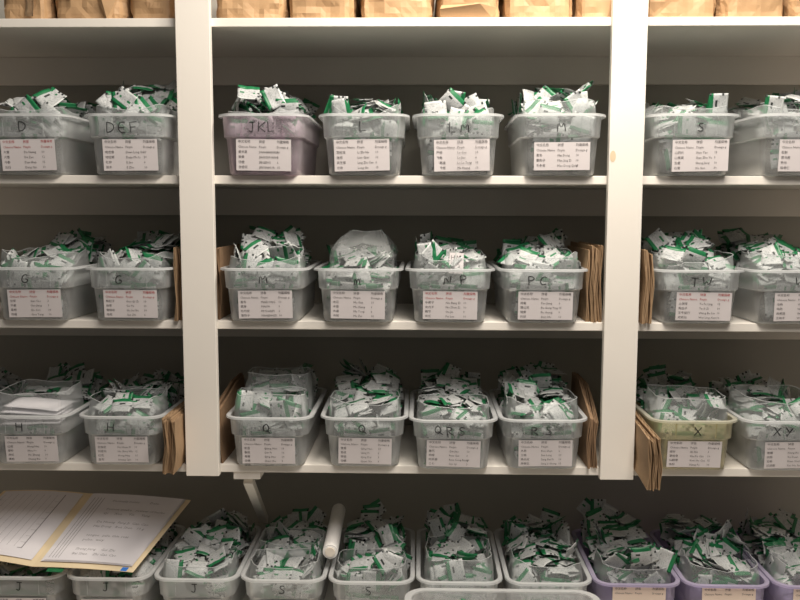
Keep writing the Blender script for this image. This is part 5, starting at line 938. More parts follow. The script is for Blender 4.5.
22,-637,576,68,4,16,-72,248,-628,473,24,-4,28,-93,-231,-587,567,99,12,2,-10,-31,-572,582,84,16,0,52,245,-400,656,92,16,-23,-28,220,-331,614,16,-16,-17,96,
-291,-272,600,57,49,-13,65,273,-251,626,62,24,-5,-74,-230,-75,697,92,29,27,0,273,-101,635,76,11,-39,51,-238,58,758,78,35,45,-26,-242,267,666,98,12,9,-10,
-291,353,636,68,16,15,-70,237,323,601,95,11,8,28,-228,589,709,72,20,-19,64,120,600,720,92,37,1,-9,331,494,658,49,69,-28,-46,-129,633,686,82,31,19,-44,134,714,748,74,66,-6,-12,
342,513,671,23,-67,-8,-70,-288,-697,676,57,39,44,-58,17,-593,627,36,-6,20,-91,245,-510,707,96,11,-21,12,-233,-563,639,74,16,-3,65,-91,-467,664,83,16,-1,54,
186,-287,702,97,11,-23,-6,-262,-378,671,62,16,-16,75,-59,-238,709,97,22,-4,14,232,-263,698,94,14,-25,-19,-217,-34,843,86,42,18,-23,19,-87,742,88,44,17,-9,
262,-107,710,94,25,-22,-11,-99,4,837,39,14,43,-80,38,42,824,84,44,-8,29,236,83,830,83,55,-4,-12,-61,82,814,4,15,-40,90,238,130,791,82,54,-8,-20,-153,184,788,70,66,12,25,
71,195,846,47,43,33,-70,128,209,810,81,55,5,-21,225,355,774,34,30,-84,29,-170,412,802,6,-59,75,-28,200,399,773,44,85,-26,-10,-137,496,807,21,95,11,20,174,601,856,8,-81,57,8,
329,606,717,55,-20,-70,41,-205,-438,748,96,18,-1,20,-26,-653,656,16,-97,5,19,-199,-461,718,90,15,10,-40,178,-491,755,14,22,22,-94,257,-356,843,87,36,-27,-22,
-169,-277,748,99,12,3,-1,20,-283,760,10,-97,-2,21,290,309,920,92,-14,36,-6,270,-84,850,7,-25,-34,90,31,328,958,81,-52,-23,-11,400,625,650,49,51,-52,-48,
300,286,873,7,39,14,91,201,526,863,27,7,-13,95,-277,333,824,3,25,-10,-96,],
'Sa': [
-280,-647,435,97,23,-5,-1,-102,-677,462,1,2,25,-97,254,-650,464,15,3,28,-95,-278,-509,482,72,24,16,-64,57,-531,488,96,26,0,11,293,-566,473,68,17,28,-66,
-244,-376,549,13,7,50,-86,240,-348,504,94,22,1,28,-33,-123,546,99,15,-5,2,213,-59,521,98,13,11,9,-279,28,506,62,14,-7,-77,221,50,526,98,13,13,-6,-278,314,587,66,33,20,-64,
294,231,525,70,15,-1,70,251,354,534,98,20,9,-2,272,508,585,95,29,7,3,-290,-665,499,68,22,19,-67,-50,-640,536,68,11,-22,69,17,-628,531,77,14,-20,59,-247,-431,630,58,8,40,-70,
43,-450,574,86,29,-8,42,252,-562,626,89,-1,-32,32,81,-287,620,97,23,-2,5,286,-314,564,64,21,-11,73,20,-148,633,84,17,-5,51,260,-136,637,79,16,22,-55,-221,-53,564,74,2,-24,63,
-279,119,584,96,23,-17,-4,-9,167,674,96,22,-13,6,-201,262,624,7,6,28,-96,228,213,638,90,20,6,-38,-268,371,565,96,24,-12,1,236,328,667,1,1,22,-98,-290,549,691,53,44,31,-66,
223,534,724,32,23,33,-86,270,581,660,4,-6,30,-95,-199,-639,565,94,29,-11,10,88,-618,600,94,24,-4,-22,252,-476,742,78,32,-39,-38,-171,-352,697,74,18,36,-53,
50,-417,685,76,3,-4,65,270,-362,775,86,6,-50,9,-222,-85,727,1,-23,-22,95,71,-183,728,91,27,2,-30,316,-340,764,75,38,-45,-29,-154,-11,752,88,42,-19,-6,152,-114,740,96,26,0,-4,
288,-48,707,71,13,24,-65,-234,53,710,91,34,-20,14,124,-22,768,32,10,24,-91,155,65,757,89,28,-2,36,-235,130,662,88,25,-6,-41,-145,170,831,75,-54,32,-22,
52,231,806,50,3,21,-84,-173,366,759,28,16,20,-92,-60,276,757,77,25,8,-57,-188,481,748,19,17,36,-90,-13,398,763,39,6,-30,87,229,386,770,81,19,-22,51,-290,441,795,7,71,67,21,
-46,561,833,65,40,14,-64,156,487,769,98,19,-9,-1,-240,631,772,90,39,-20,4,154,668,837,85,46,-12,20,-30,-654,610,95,30,-4,-6,-355,-248,720,44,55,63,33,396,-337,716,70,20,66,21,
268,261,794,94,27,19,5,18,253,843,84,21,-3,49,-2,646,881,14,10,89,42,],
'Sb': [
-273,-580,562,17,98,-4,-14,30,-603,464,98,12,-3,14,275,-586,535,92,17,-34,6,-241,-536,580,13,96,18,-18,280,-293,580,97,16,-20,-2,-273,-254,552,17,64,74,11,
287,-151,523,70,24,-3,68,-256,4,592,10,1,-31,94,-238,120,654,93,35,-7,11,260,118,619,93,35,14,0,255,245,576,56,11,1,82,-289,435,673,58,36,40,-61,259,660,570,6,13,-17,97,
-202,-764,564,56,51,-44,48,2,-605,483,12,-93,35,3,255,-496,623,92,23,-29,-10,-266,-631,600,2,-16,-16,-98,56,-622,603,99,7,-13,-3,259,-438,628,90,27,-25,-24,
-238,-368,638,96,12,-8,-23,52,-480,638,98,1,-12,-18,276,-283,681,85,46,-22,-10,-248,-335,622,98,12,-9,-16,238,-157,716,72,68,-14,8,273,34,648,98,13,11,2,
-222,182,775,96,21,-6,-15,-54,154,751,98,20,-2,2,249,63,682,14,-10,14,-98,-302,262,678,72,8,-40,56,76,234,715,59,29,-21,72,266,256,710,93,34,12,5,-195,484,817,79,25,-2,56,
278,384,668,69,24,-13,67,3,548,725,95,28,-10,11,-223,632,726,90,35,-4,27,29,637,762,12,-2,-33,94,239,662,745,74,39,22,-50,1,-748,598,49,50,46,-54,-72,-588,741,70,2,-23,68,
261,-655,579,17,-93,-7,-32,222,-719,824,15,13,-64,74,-29,-564,719,79,23,-2,-57,226,-635,592,33,-18,92,13,-162,-540,665,90,12,5,-42,65,-590,717,97,15,-17,12,
-166,-396,680,93,14,2,-34,193,-281,779,2,99,-4,14,-219,-181,751,65,36,-50,43,-94,-133,743,13,-18,-32,92,256,-138,728,44,47,51,-57,-218,-4,859,9,50,-83,22,
-12,-84,780,72,39,-9,-57,198,-112,736,68,68,16,-23,-224,240,845,87,-2,-1,49,49,94,780,89,8,13,-43,223,14,697,98,12,12,-7,-55,462,813,1,13,-21,97,52,286,739,90,36,-1,26,
-93,644,880,88,47,-1,0,18,370,786,22,18,-29,91,-62,718,927,80,59,-4,3,237,510,865,26,-35,-7,90,253,516,852,91,5,-35,-20,220,-551,906,6,-26,-94,20,-19,-541,753,94,20,-10,-24,
124,-517,741,38,-7,-22,90,-155,-579,740,18,-97,8,-13,245,-88,825,52,-34,56,55,171,99,827,72,-27,18,-62,125,96,837,33,-32,3,-89,28,348,871,47,13,-5,87,217,-173,918,26,-51,-74,-35,
227,-371,841,3,1,2,-100,-264,417,892,3,-98,1,-18,334,47,816,55,45,-29,-64,],
'Ua': [
-267,-555,481,70,13,-26,66,-46,-669,507,66,28,21,-66,168,-632,522,17,6,33,-93,251,-609,514,94,33,4,-11,-272,-156,551,94,33,-9,-2,298,-178,538,70,-7,6,-70,
337,151,668,29,60,-4,75,-182,208,610,17,8,13,-97,-186,371,596,7,-8,14,-98,-208,567,647,24,15,-18,94,259,650,685,91,41,3,0,-295,524,611,69,17,8,70,254,709,696,2,3,-50,86,
-264,-658,514,3,7,35,-94,-101,-736,578,79,58,-14,13,35,-728,576,80,59,-5,-1,-227,-505,638,81,43,20,-34,149,-655,550,93,33,11,-13,-299,-328,569,10,29,-26,-91,
-268,-160,687,99,9,9,0,116,-98,637,62,7,-33,70,342,-186,683,72,11,-67,9,224,14,714,26,56,36,-70,378,-24,696,68,28,-63,-23,-246,244,773,90,27,33,-10,332,253,709,67,47,38,43,
-260,412,782,8,-38,26,-88,224,537,717,84,20,19,-46,-264,396,741,79,39,26,41,-26,606,758,73,21,-16,62,-224,-632,680,88,47,-4,8,-44,-720,721,52,36,-47,62,
247,-713,643,76,63,-3,-15,-220,-589,645,82,40,-14,37,46,-572,694,85,30,21,-39,-192,-316,752,8,-6,25,-96,59,-432,694,96,26,8,2,240,-405,693,22,-10,29,-93,
-199,-211,766,87,15,12,-45,48,-313,736,13,-4,25,-96,190,-72,794,70,42,0,-58,-192,-135,752,90,27,4,-33,-28,-68,766,67,23,-23,67,-130,79,829,70,72,1,-2,-24,58,874,62,64,33,-32,
356,-62,723,25,-59,-31,70,-117,161,878,52,78,-32,6,125,235,733,71,24,8,66,230,189,830,62,-44,57,-31,94,204,860,62,0,29,73,241,446,801,95,25,19,-8,-242,412,954,78,57,26,5,
-7,483,896,75,39,21,49,147,515,857,70,8,30,-64,-253,582,896,82,-56,11,-6,-16,676,927,70,39,42,-42,283,629,804,71,2,17,-68,86,-642,823,4,9,55,83,220,-599,667,90,33,16,-23,
-256,-508,799,74,-1,-8,67,-181,-454,835,27,-5,-6,96,-2,-292,813,39,2,-14,91,-105,-294,827,51,4,-13,85,-6,-41,915,70,54,-7,47,-234,43,961,49,65,27,-51,254,8,946,2,99,0,-10,
27,166,976,32,95,1,-6,94,383,923,4,-62,73,28,60,432,915,65,36,-1,67,],
'Ub': [
-214,-665,476,4,-3,-27,96,146,-724,530,79,61,-3,-7,272,-624,530,96,21,-18,-8,290,-508,567,68,0,-28,68,279,-380,577,95,20,-24,-6,-257,-119,592,95,28,-2,-11,
245,-83,526,14,12,-30,94,-266,155,646,98,17,-1,1,244,92,585,89,12,24,-36,279,292,592,71,24,-4,66,-229,386,658,93,34,-3,10,232,520,599,85,35,2,-39,-249,770,709,69,72,-4,4,
252,702,656,88,46,7,-3,31,-746,547,79,61,4,-4,237,-586,664,50,3,-1,86,-275,-458,606,95,28,-13,-7,43,-569,574,99,15,-4,4,227,-470,609,38,20,8,-90,-237,-352,626,97,24,-7,2,
223,-238,662,94,11,-18,26,-254,-157,669,5,0,33,-94,268,-201,610,70,37,1,-61,-218,-39,717,94,33,3,10,-64,37,730,12,7,-33,94,-230,148,724,21,2,-20,96,-3,110,739,96,27,6,-8,
98,134,715,46,14,24,-85,-235,186,718,55,9,-17,81,77,224,727,96,20,5,-17,91,280,692,93,17,18,-28,-232,364,739,49,-1,-13,86,111,456,738,81,25,14,-51,8,450,686,92,34,-6,18,
-283,548,759,58,44,-37,58,11,628,807,24,9,-42,87,211,552,688,98,20,-5,-7,-253,654,764,94,33,-3,-2,-20,648,747,95,29,-7,12,261,711,761,84,54,-1,2,-250,-681,576,85,32,-38,18,
-11,-543,662,51,22,-12,83,131,-588,707,27,-1,3,-96,-285,-509,672,91,34,-22,-11,-55,-493,675,95,23,8,20,194,-523,688,92,3,1,39,-271,-335,702,97,18,-13,-4,
-34,-373,668,86,17,10,-47,170,-262,684,94,20,-11,-25,-235,-101,748,14,2,20,-97,-55,-203,772,0,-95,-27,15,241,-133,730,16,-13,-20,96,-266,-137,834,29,-51,80,-11,
118,-260,783,8,100,-2,-5,217,-223,822,41,-3,13,90,-305,120,882,60,40,-68,12,67,-245,806,8,98,-16,-3,58,-103,817,14,94,31,-6,-231,245,871,32,93,-15,-10,
35,-16,837,32,2,-11,-94,130,171,842,28,48,-83,2,-204,330,852,7,-24,-91,32,61,343,841,22,96,-19,2,299,253,803,81,22,-55,3,76,401,887,22,49,84,-8,208,391,908,19,95,14,20,
281,511,804,67,19,-21,69,-87,445,857,92,-16,-5,34,-96,445,876,95,-15,-7,25,223,678,881,81,56,1,-19,115,-641,725,2,0,-100,-2,-5,-533,771,6,58,81,-7,221,-472,746,5,42,90,-8,
48,-466,787,0,-40,-91,12,204,-388,774,12,99,-9,-4,-204,-322,806,93,17,-30,-12,-238,62,918,59,68,-41,-18,56,-440,857,9,69,-72,2,-180,232,888,10,66,68,-32,
296,-585,937,51,51,69,-3,185,-214,861,38,-9,-5,-92,],
'Pa': [
-344,-578,522,58,41,29,64,-38,-601,519,85,20,19,-45,-277,-476,610,54,83,-7,-16,275,-523,516,2,-6,27,-96,-253,-317,571,95,18,-13,-20,22,-344,595,84,22,-15,48,
-239,-249,537,20,7,20,-96,-254,-87,587,81,16,-14,55,-289,45,595,73,6,-23,64,288,73,687,68,22,7,-70,-254,350,622,78,19,18,-57,-248,458,609,54,4,27,-80,-288,611,679,67,19,30,-66,
-264,752,719,3,-6,72,-69,-200,-637,665,88,41,6,23,-86,-687,600,76,57,2,31,101,-710,538,85,53,4,3,-215,-438,714,99,-3,12,11,56,-496,634,66,20,-18,70,235,-560,553,96,26,8,-8,
-246,-306,635,98,20,-5,-3,-255,-133,697,96,27,-6,2,186,-133,709,13,2,32,-94,-235,-64,670,81,17,-9,56,-31,-64,684,96,23,1,18,166,-41,730,56,21,-24,77,-286,99,691,70,8,-16,69,
153,59,721,94,26,0,-20,-233,309,704,50,0,4,-86,214,222,753,98,10,-12,8,-237,558,753,90,41,2,13,219,234,710,93,23,-8,-29,-241,605,776,91,41,5,5,271,460,732,67,7,4,-74,
-230,757,960,69,72,0,0,-204,-678,841,27,49,66,-50,74,-674,804,55,76,-21,29,225,-763,575,48,44,52,-56,-13,-622,818,37,74,-48,29,237,-634,755,82,52,-8,-23,
291,-577,675,62,46,-10,-62,233,-548,718,92,30,-26,-8,300,-404,773,49,48,-4,-72,-270,-171,717,72,20,11,-66,-282,-351,766,10,70,-69,12,-44,-129,796,17,2,31,-94,
-258,30,777,96,29,-5,-1,-223,-61,800,96,21,-6,20,95,71,840,10,2,27,-96,-231,190,838,4,2,27,-96,-79,169,851,96,27,-4,11,121,172,877,95,27,-3,15,-281,349,835,64,34,-12,68,
234,269,850,97,19,5,15,-226,459,825,82,24,17,-48,221,412,809,96,1,-13,27,-227,512,837,95,29,5,-9,93,581,850,92,36,8,12,240,674,794,84,50,18,-2,-267,588,829,63,22,35,-66,
-166,712,1006,52,50,-45,53,165,719,804,76,63,18,-6,109,-734,940,72,67,-12,13,277,-705,868,57,45,47,-50,83,-506,897,97,-4,8,22,256,-503,907,77,-2,15,-62,
34,-306,846,18,72,-56,36,-181,-263,833,6,98,5,18,-31,70,903,99,6,-5,-10,216,528,902,43,-2,13,-90,-106,338,884,98,21,-2,-1,-207,550,951,88,42,-1,22,102,425,870,95,5,9,-29,
-42,663,933,54,-78,17,25,-326,-88,957,7,-57,13,-80,],
'Pb': [
-182,-630,504,93,26,-15,20,64,-610,510,5,-1,28,-96,275,-674,480,96,28,4,1,-241,-517,493,95,21,-7,20,-63,-507,548,11,2,-27,96,235,-524,529,92,29,5,-27,-254,-293,538,96,20,-8,-16,
-37,-387,559,93,13,14,-31,258,-370,530,8,11,-17,98,-276,-71,570,96,28,-6,-4,-227,154,638,92,17,-4,34,-240,244,631,51,2,12,-85,-231,346,616,94,19,6,28,-287,669,694,66,28,-24,65,
238,738,724,77,63,8,-7,-239,-701,586,70,68,-4,22,7,-737,576,72,68,2,-13,234,-670,534,93,35,6,-11,-284,-614,630,40,89,12,20,-43,-524,661,13,95,-22,-18,233,-446,614,89,14,11,-42,
-309,-440,683,15,-84,-18,49,-23,-308,717,58,34,31,-67,167,-334,616,21,5,-26,94,-237,-229,612,87,18,-17,43,-23,-186,679,95,26,4,15,-227,73,685,30,-1,-16,94,
-247,331,722,100,7,-5,1,-233,510,747,94,27,-1,-20,-267,604,730,65,34,27,-62,273,512,738,62,30,32,-64,-228,666,776,90,41,-11,14,85,628,766,97,23,-5,3,-91,-766,541,74,68,0,0,
245,-611,648,10,-75,-65,3,284,-411,681,8,-69,-72,5,-205,-743,584,52,48,48,-52,33,-553,766,88,3,18,-44,391,-102,798,9,-72,-10,68,-107,-604,745,97,-9,21,-4,
288,-394,702,5,70,-70,-8,-242,-451,756,78,6,21,59,32,-216,823,79,60,-12,6,183,-198,815,65,67,8,-34,-298,-143,698,72,-2,-29,64,10,-135,872,44,49,61,-44,
255,-154,805,51,80,-6,-31,-257,-167,775,82,38,-19,-39,132,-43,890,57,38,68,-27,330,55,855,36,65,49,46,-261,27,781,89,40,-16,-15,-64,-32,864,82,55,12,15,
-237,292,808,18,84,-49,-16,-22,234,845,87,33,10,35,263,270,740,64,-2,16,-75,-214,290,819,19,80,-55,-14,-47,244,839,35,-11,33,-87,225,540,854,69,11,-9,71,
-143,534,840,3,21,-98,-2,-54,512,865,81,7,7,58,206,-610,743,14,-8,18,-97,288,-586,623,10,-71,-70,2,271,-224,942,71,9,31,63,152,566,884,89,12,8,-44,10,-357,832,85,45,25,13,
238,-408,750,49,-11,14,-85,-29,-339,861,69,14,49,-51,-158,-301,834,84,25,-18,44,224,-23,978,42,8,77,-47,-248,357,970,64,-1,6,76,-78,-65,923,79,51,34,-5,
179,58,912,56,68,45,15,112,162,932,40,83,39,2,-214,19,959,32,91,28,-1,92,157,961,26,86,-33,29,-248,365,882,78,-7,8,-62,-257,352,931,75,-2,6,66,-158,468,932,75,-2,6,66,
],
'Pc': [
-227,-671,452,97,17,-18,5,123,-616,518,84,18,10,-50,295,-625,480,69,11,18,-69,-244,-534,459,28,16,11,-94,6,-601,501,74,16,-14,64,-285,-357,471,2,-13,-12,98,
-225,-167,550,93,32,-15,4,-229,-36,601,85,42,-17,28,-232,72,661,82,53,-21,-1,-288,287,532,68,-12,-16,70,-265,347,524,97,7,-20,-15,-239,528,614,17,1,4,-98,
-235,726,677,80,58,-12,9,-285,-586,510,94,28,-16,-7,287,-765,558,52,48,-48,52,-253,-450,547,96,22,-18,5,72,-446,632,96,25,-3,-12,263,-328,645,96,23,10,8,
-298,-319,576,71,11,-30,62,234,-251,666,85,25,0,46,-262,-229,593,89,38,-16,-19,-272,-55,651,94,32,-12,-5,250,43,699,59,11,23,-77,-265,139,768,4,8,-26,-96,
-20,174,838,78,-2,-2,-63,206,210,769,51,8,29,-81,-229,254,644,88,32,-14,-32,14,330,784,30,20,26,-89,231,326,754,16,2,-39,91,-270,341,638,94,30,-17,-3,-35,461,753,65,26,14,-70,
266,423,756,66,32,-41,54,-241,556,667,99,7,-1,-10,-223,711,766,7,18,58,-79,39,-747,634,72,67,14,-9,206,-600,594,91,16,25,-27,302,-602,575,4,-72,63,30,-94,-652,681,39,92,4,8,
-139,-378,744,52,22,-45,69,270,-238,743,94,30,14,6,-310,-418,719,71,-5,64,28,15,-266,777,83,29,-4,48,221,-116,792,62,26,-13,73,-386,-387,705,18,-69,-17,68,
-239,-219,796,88,47,-6,2,-272,-91,796,88,39,24,8,-159,-143,803,89,39,-5,24,137,-38,796,92,35,10,11,-251,116,889,2,-9,0,-100,-151,190,901,76,7,4,65,-29,-50,819,44,29,-23,82,
-234,290,840,92,26,19,24,-102,372,900,97,20,3,12,227,278,904,73,43,-13,51,-236,402,849,85,30,20,39,-37,499,888,76,42,18,-45,239,452,858,84,53,-6,-12,-296,476,845,75,50,39,19,
217,604,959,6,79,60,-10,-322,595,922,40,-65,-13,64,-153,619,776,3,11,91,40,-108,-537,712,99,2,-14,-1,186,-330,772,27,-72,-62,-15,123,-305,773,81,29,-10,49,
-217,143,929,83,-2,8,-55,-126,105,948,2,52,-86,-1,109,452,988,42,21,28,-84,84,371,945,33,-89,31,5,],
}
items = []                                     # (tub key, world matrix, variant)
rs = random.Random(31)
DROP = {}
def folder_z(x, y):                            # height of the folder's underside over a point, or None
    for q in (RQ, LQ):
        a, b, c, d = q
        v = (y - a.y) / (d.y - a.y)
        l = a.lerp(d, v); r = b.lerp(c, v)
        if 0 <= v <= 1.05 and l.x - .02 <= x <= r.x + .02: return l.lerp(r, (x - l.x) / (r.x - l.x)).z
    return None
for key, nums in PILE.items():
    t, row, short, X = INFO[key]
    tm = Matrix.Translation(t.location) @ Matrix.Rotation(t.rotation_euler.z, 4, 'Z')
    for i in range(0, len(nums), 7):
        x, y, z, qw, qx, qy, qz = nums[i:i + 7]
        z = z / 5000; x, y = x / 5000 * (.955 if z < .09 else 1.02), y / 5000 * .965
        m = Quaternion((qw, qx, qy, qz)).normalized().to_matrix().to_4x4(); m.translation = Vector((x, y, z)); m = tm @ m
        if row == 3:
            h = folder_z(m.translation.x, m.translation.y)
            ext = max(abs(m[2][0]) * .028 + abs(m[2][1]) * .024, .004)
            if h is not None and m.translation.z + ext > h - .004: continue
        tp = Vector((-.189, m.translation.y, -.197))
        if row == 3 and .0 < m.translation.y < .31 and (m.translation - tp).length < .034: continue
        if key == 'H1' and y < -.045 and z > .088: continue
        if key == 'NP' and y < -.125 and z > .10 and -.035 < x < .05: continue
        items.append((key, m, rs.randrange(NV)))
        if z > .105 and (key, i) != ('m', 0) and rs.random() < .6:
            # another one lying close by, turned a little
            dx_, dy_ = rs.uniform(-.014, .014), rs.uniform(-.014, .014)
            if abs(x + dx_) > .072: dx_ = -dx_
            if abs(y + dy_) > .148: dy_ = -dy_
            m2 = Matrix.Translation(t.location + Vector((x + dx_, y + dy_, z + rs.uniform(-.004, .007)))) @ m.to_quaternion().to_matrix().to_4x4() @ Matrix.Rotation(rs.gauss(0, .25), 4, 'X') @ Matrix.Rotation(rs.gauss(0, .6), 4, 'Z')
            h = folder_z(m2.translation.x, m2.translation.y) if row == 3 else None
            if h is None or m2.translation.z + .03 < h: items.append((key, m2, rs.randrange(NV)))
    # sachets pressed against the front and side walls, seen through the plastic
    for i in range(18):
        if i < 10:
            x = -.040 + .020 * (i % 5) + rs.uniform(-.005, .005); z = (.035, .066, .096)[i // 5] + rs.uniform(-.003, .006)
            y = -(.081 + DL) + .0052 + .0022 * (i % 3) + (.036 - z) * .07 - (.0035 if z > .085 else 0)
            e = Matrix.Rotation(PI / 2 + .07 + rs.uniform(-.03, .03), 4, 'X')
            m = Matrix.Translation((x, y, z)) @ Matrix.Rotation(rs.uniform(-.05, .05), 4, 'Z') @ e @ Matrix.Rotation(rs.choice([0, 0, PI / 2, PI, -PI / 2]) + rs.uniform(-.2, .2), 4, 'Z')
        else:
            s = -1 if i % 2 else 1
            y = rs.uniform(-.105, .11); z = rs.uniform(.038, .098); x = s * (.081 - .008 + (z - .04) * .07)
            m = Matrix.Translation((x, y, z)) @ Matrix.Rotation(PI / 2, 4, 'Z') @ Matrix.Rotation(PI / 2, 4, 'X') @ Matrix.Rotation(rs.uniform(-.25, .25), 4, 'Z')
        items.append((key, tm @ m, rs.randrange(NV)))
for i in range(10):                            # in the wide bin, near its back wall
    m = Matrix.Translation((bx - .13 + i * .028, by + .150 - .012 * (i % 2), bz + .075 + (.022 if i in (1, 2, 3) else 0))) @ Matrix.Rotation(rs.gauss(0, .2), 4, 'Z') @ Matrix.Rotation(PI / 2 - .35 - rs.random() * .3, 4, 'X') @ Matrix.Rotation(rs.gauss(0, .3), 4, 'Z')
    items.append(('BIN', m, rs.randrange(NV)))
def packet_mesh(wd, dp, th, seed):
    bm = bmesh.new(); nx, ny = 12, 8; off = Vector((seed * 3.7, 1, 2)); g = {}
    for s in (-1, 1):
        for j in range(ny + 1):
            for i in range(nx + 1):
                u, v = i / nx * 2 - 1, j / ny * 2 - 1
                e = (1 - u ** 6) * (1 - v ** 6)
                g[s, i, j] = bm.verts.new((u * wd / 2, v * dp / 2, s * (.0003 + e * th / 2) + .002 * noise.noise(Vector((u * 1.7, v * 1.7, 0)) + off)))
    for s in (-1, 1):
        for j in range(ny):
            for i in range(nx):
                q = [g[s, a, b] for a, b in ((i, j), (i + 1, j), (i + 1, j + 1), (i, j + 1))]
                bm.faces.new(q if s > 0 else q[::-1]).smooth = True
    rim = [(i, 0) for i in range(nx)] + [(nx, j) for j in range(ny)] + [(i, ny) for i in range(nx, 0, -1)] + [(0, j) for j in range(ny, 0, -1)]
    for k, (a, b) in enumerate(rim):
        c, d = rim[(k + 1) % len(rim)]; bm.faces.new((g[1, a, b], g[-1, a, b], g[-1, c, d], g[1, c, d]))
    return bm
t = INFO['H1'][0]
for i in range(4):
    o = obj('flat_packet', packet_mesh(.142 - .006 * (i % 2), .088, .007, i + 3), M['paper'])
    o.location = t.location + Vector((-.002 + .006 * (i % 2), -.105 + .004 * i, .098 + .0115 * i)); o.rotation_euler = (.06, .03 * (i - 1), .05 * (1 - i))
    tag(o, ['lowest', 'second lowest', 'second highest', 'topmost'][i] + ' flat white packet stacked at the front of the left H tub', 'packet', 'flat white packets in the left H tub')
    OPAQUE.append(o)
t = INFO['NP'][0]
bm = bmesh.new(); box(bm, -.0165, .0165, -.0004, .0004, 0, .048)
for q, ch in enumerate('HMKX'):
    for line in G[ch]:
        for (xa, ya), (xb, yb) in zip(line, line[1:]):
            pa, pb = Vector((-.012 + .012 * (q % 2) + xa * .010, -.0006, .024 - .014 * (q // 2) + ya * .010 + .008)), Vector((-.012 + .012 * (q % 2) + xb * .010, -.0006, .024 - .014 * (q // 2) + yb * .010 + .008))
            n_ = Vector((-(pb - pa).z, 0, (pb - pa).x)).normalized() * .0005
            vs = [bm.verts.new(p_) for p_ in (pa + n_, pb + n_, pb - n_, pa - n_)]; bm.faces.new(vs).material_index = 1
o = obj('note_card', bm, [M['card'], M['marker']]); o.location = t.location + Vector((.012, -.141, .112)); o.rotation_euler = (-.22, .05, .05)
tag(o, 'small handwritten white note standing at the front of the NP tub', 'note'); OPAQUE.append(o)
# which ones show most from the camera
verts, tris, owner = [], [], []
low = [[v.co.copy() for v in me.vertices] for me in SM]; lf = [[tuple(p.vertices) for p in me.polygons] for me in SM]
CQ = [Vector((sx * .0245, sy * .0207, 0)) for sx, sy in ((-1, -1), (1, -1), (1, 1), (-1, 1))]
for k, (key, m, v) in enumerate(items):
    b0 = len(verts); verts += [m @ c for c in CQ]; tris.append((b0, b0 + 1, b0 + 2, b0 + 3)); owner.append(k)
def occ(x0, x1, y0, y1, z0, z1):
    b0 = len(verts); verts.extend(Vector((x, y, z)) for x in (x0, x1) for y in (y0, y1) for z in (z0, z1))
    for q in ((0, 1, 3, 2), (4, 6, 7, 5), (0, 4, 5, 1), (2, 3, 7, 6), (0, 2, 6, 4), (1, 5, 7, 3)): tris.append(tuple(b0 + i for i in q)); owner.append(-1)
for z in ZS: occ(-1.7, 1.7, 0, D, z - TH, z)
for s in (-1, 1): occ(s * .4835 - .0385, s * .4835 + .0385, -.02, 0, -.009, 1.4)
bpy.context.view_layer.update()
for o in OPAQUE:
    b0 = len(verts); verts += [o.matrix_world @ v.co for v in o.data.vertices]
    for p in o.data.polygons: tris.append(tuple(b0 + i for i in p.vertices)); owner.append(-1)
for k, (t, row, short, X) in INFO.items():     # the paper cards
    b0 = len(verts); z = ROWZ[row]; yf = t.location.y - .165
    verts += [Vector((X + a, yf, z + b)) for a, b in ((-.06, .01), (.06, .01), (.06, .076), (-.06, .076))]; tris.append((b0, b0 + 1, b0 + 2, b0 + 3)); owner.append(-1)
bvh = BVHTree.FromPolygons(verts, tris)
def hits(org, step, out):
    for py in range(1, 600, step):
        for px in range(1, 800, step):
            d = _F * FPX + _R2 * (px - 400) - _U2 * (py - 300)
            h = bvh.ray_cast(org, d.normalized(), 6)
            if h[2] is not None and owner[h[2]] >= 0: out[owner[h[2]]] = out.get(owner[h[2]], 0) + 1
vis = {}; hits(CAMP, 2, vis)
side = {}
for dx, dz in ((-.35, .05), (.35, .05), (0, .25)): hits(CAMP + Vector((dx, 0, dz)), 3, side)
# things the eye can pick out: above the rim first (the ones behind cloudy plastic read as one mass)
def score(k):
    key, m, v = items[k]
    zr = (ROWZ[INFO[key][1]] if key in INFO else bz) + .128
    return vis.get(k, 0) * (1 if m.translation.z > zr - .012 or m.translation.y > .05 else .3)
order = sorted((k for k in vis), key=lambda k: -score(k))
chosen = set(order[:296])
rest = [k for k in set(vis) | set(side) if k not in chosen]
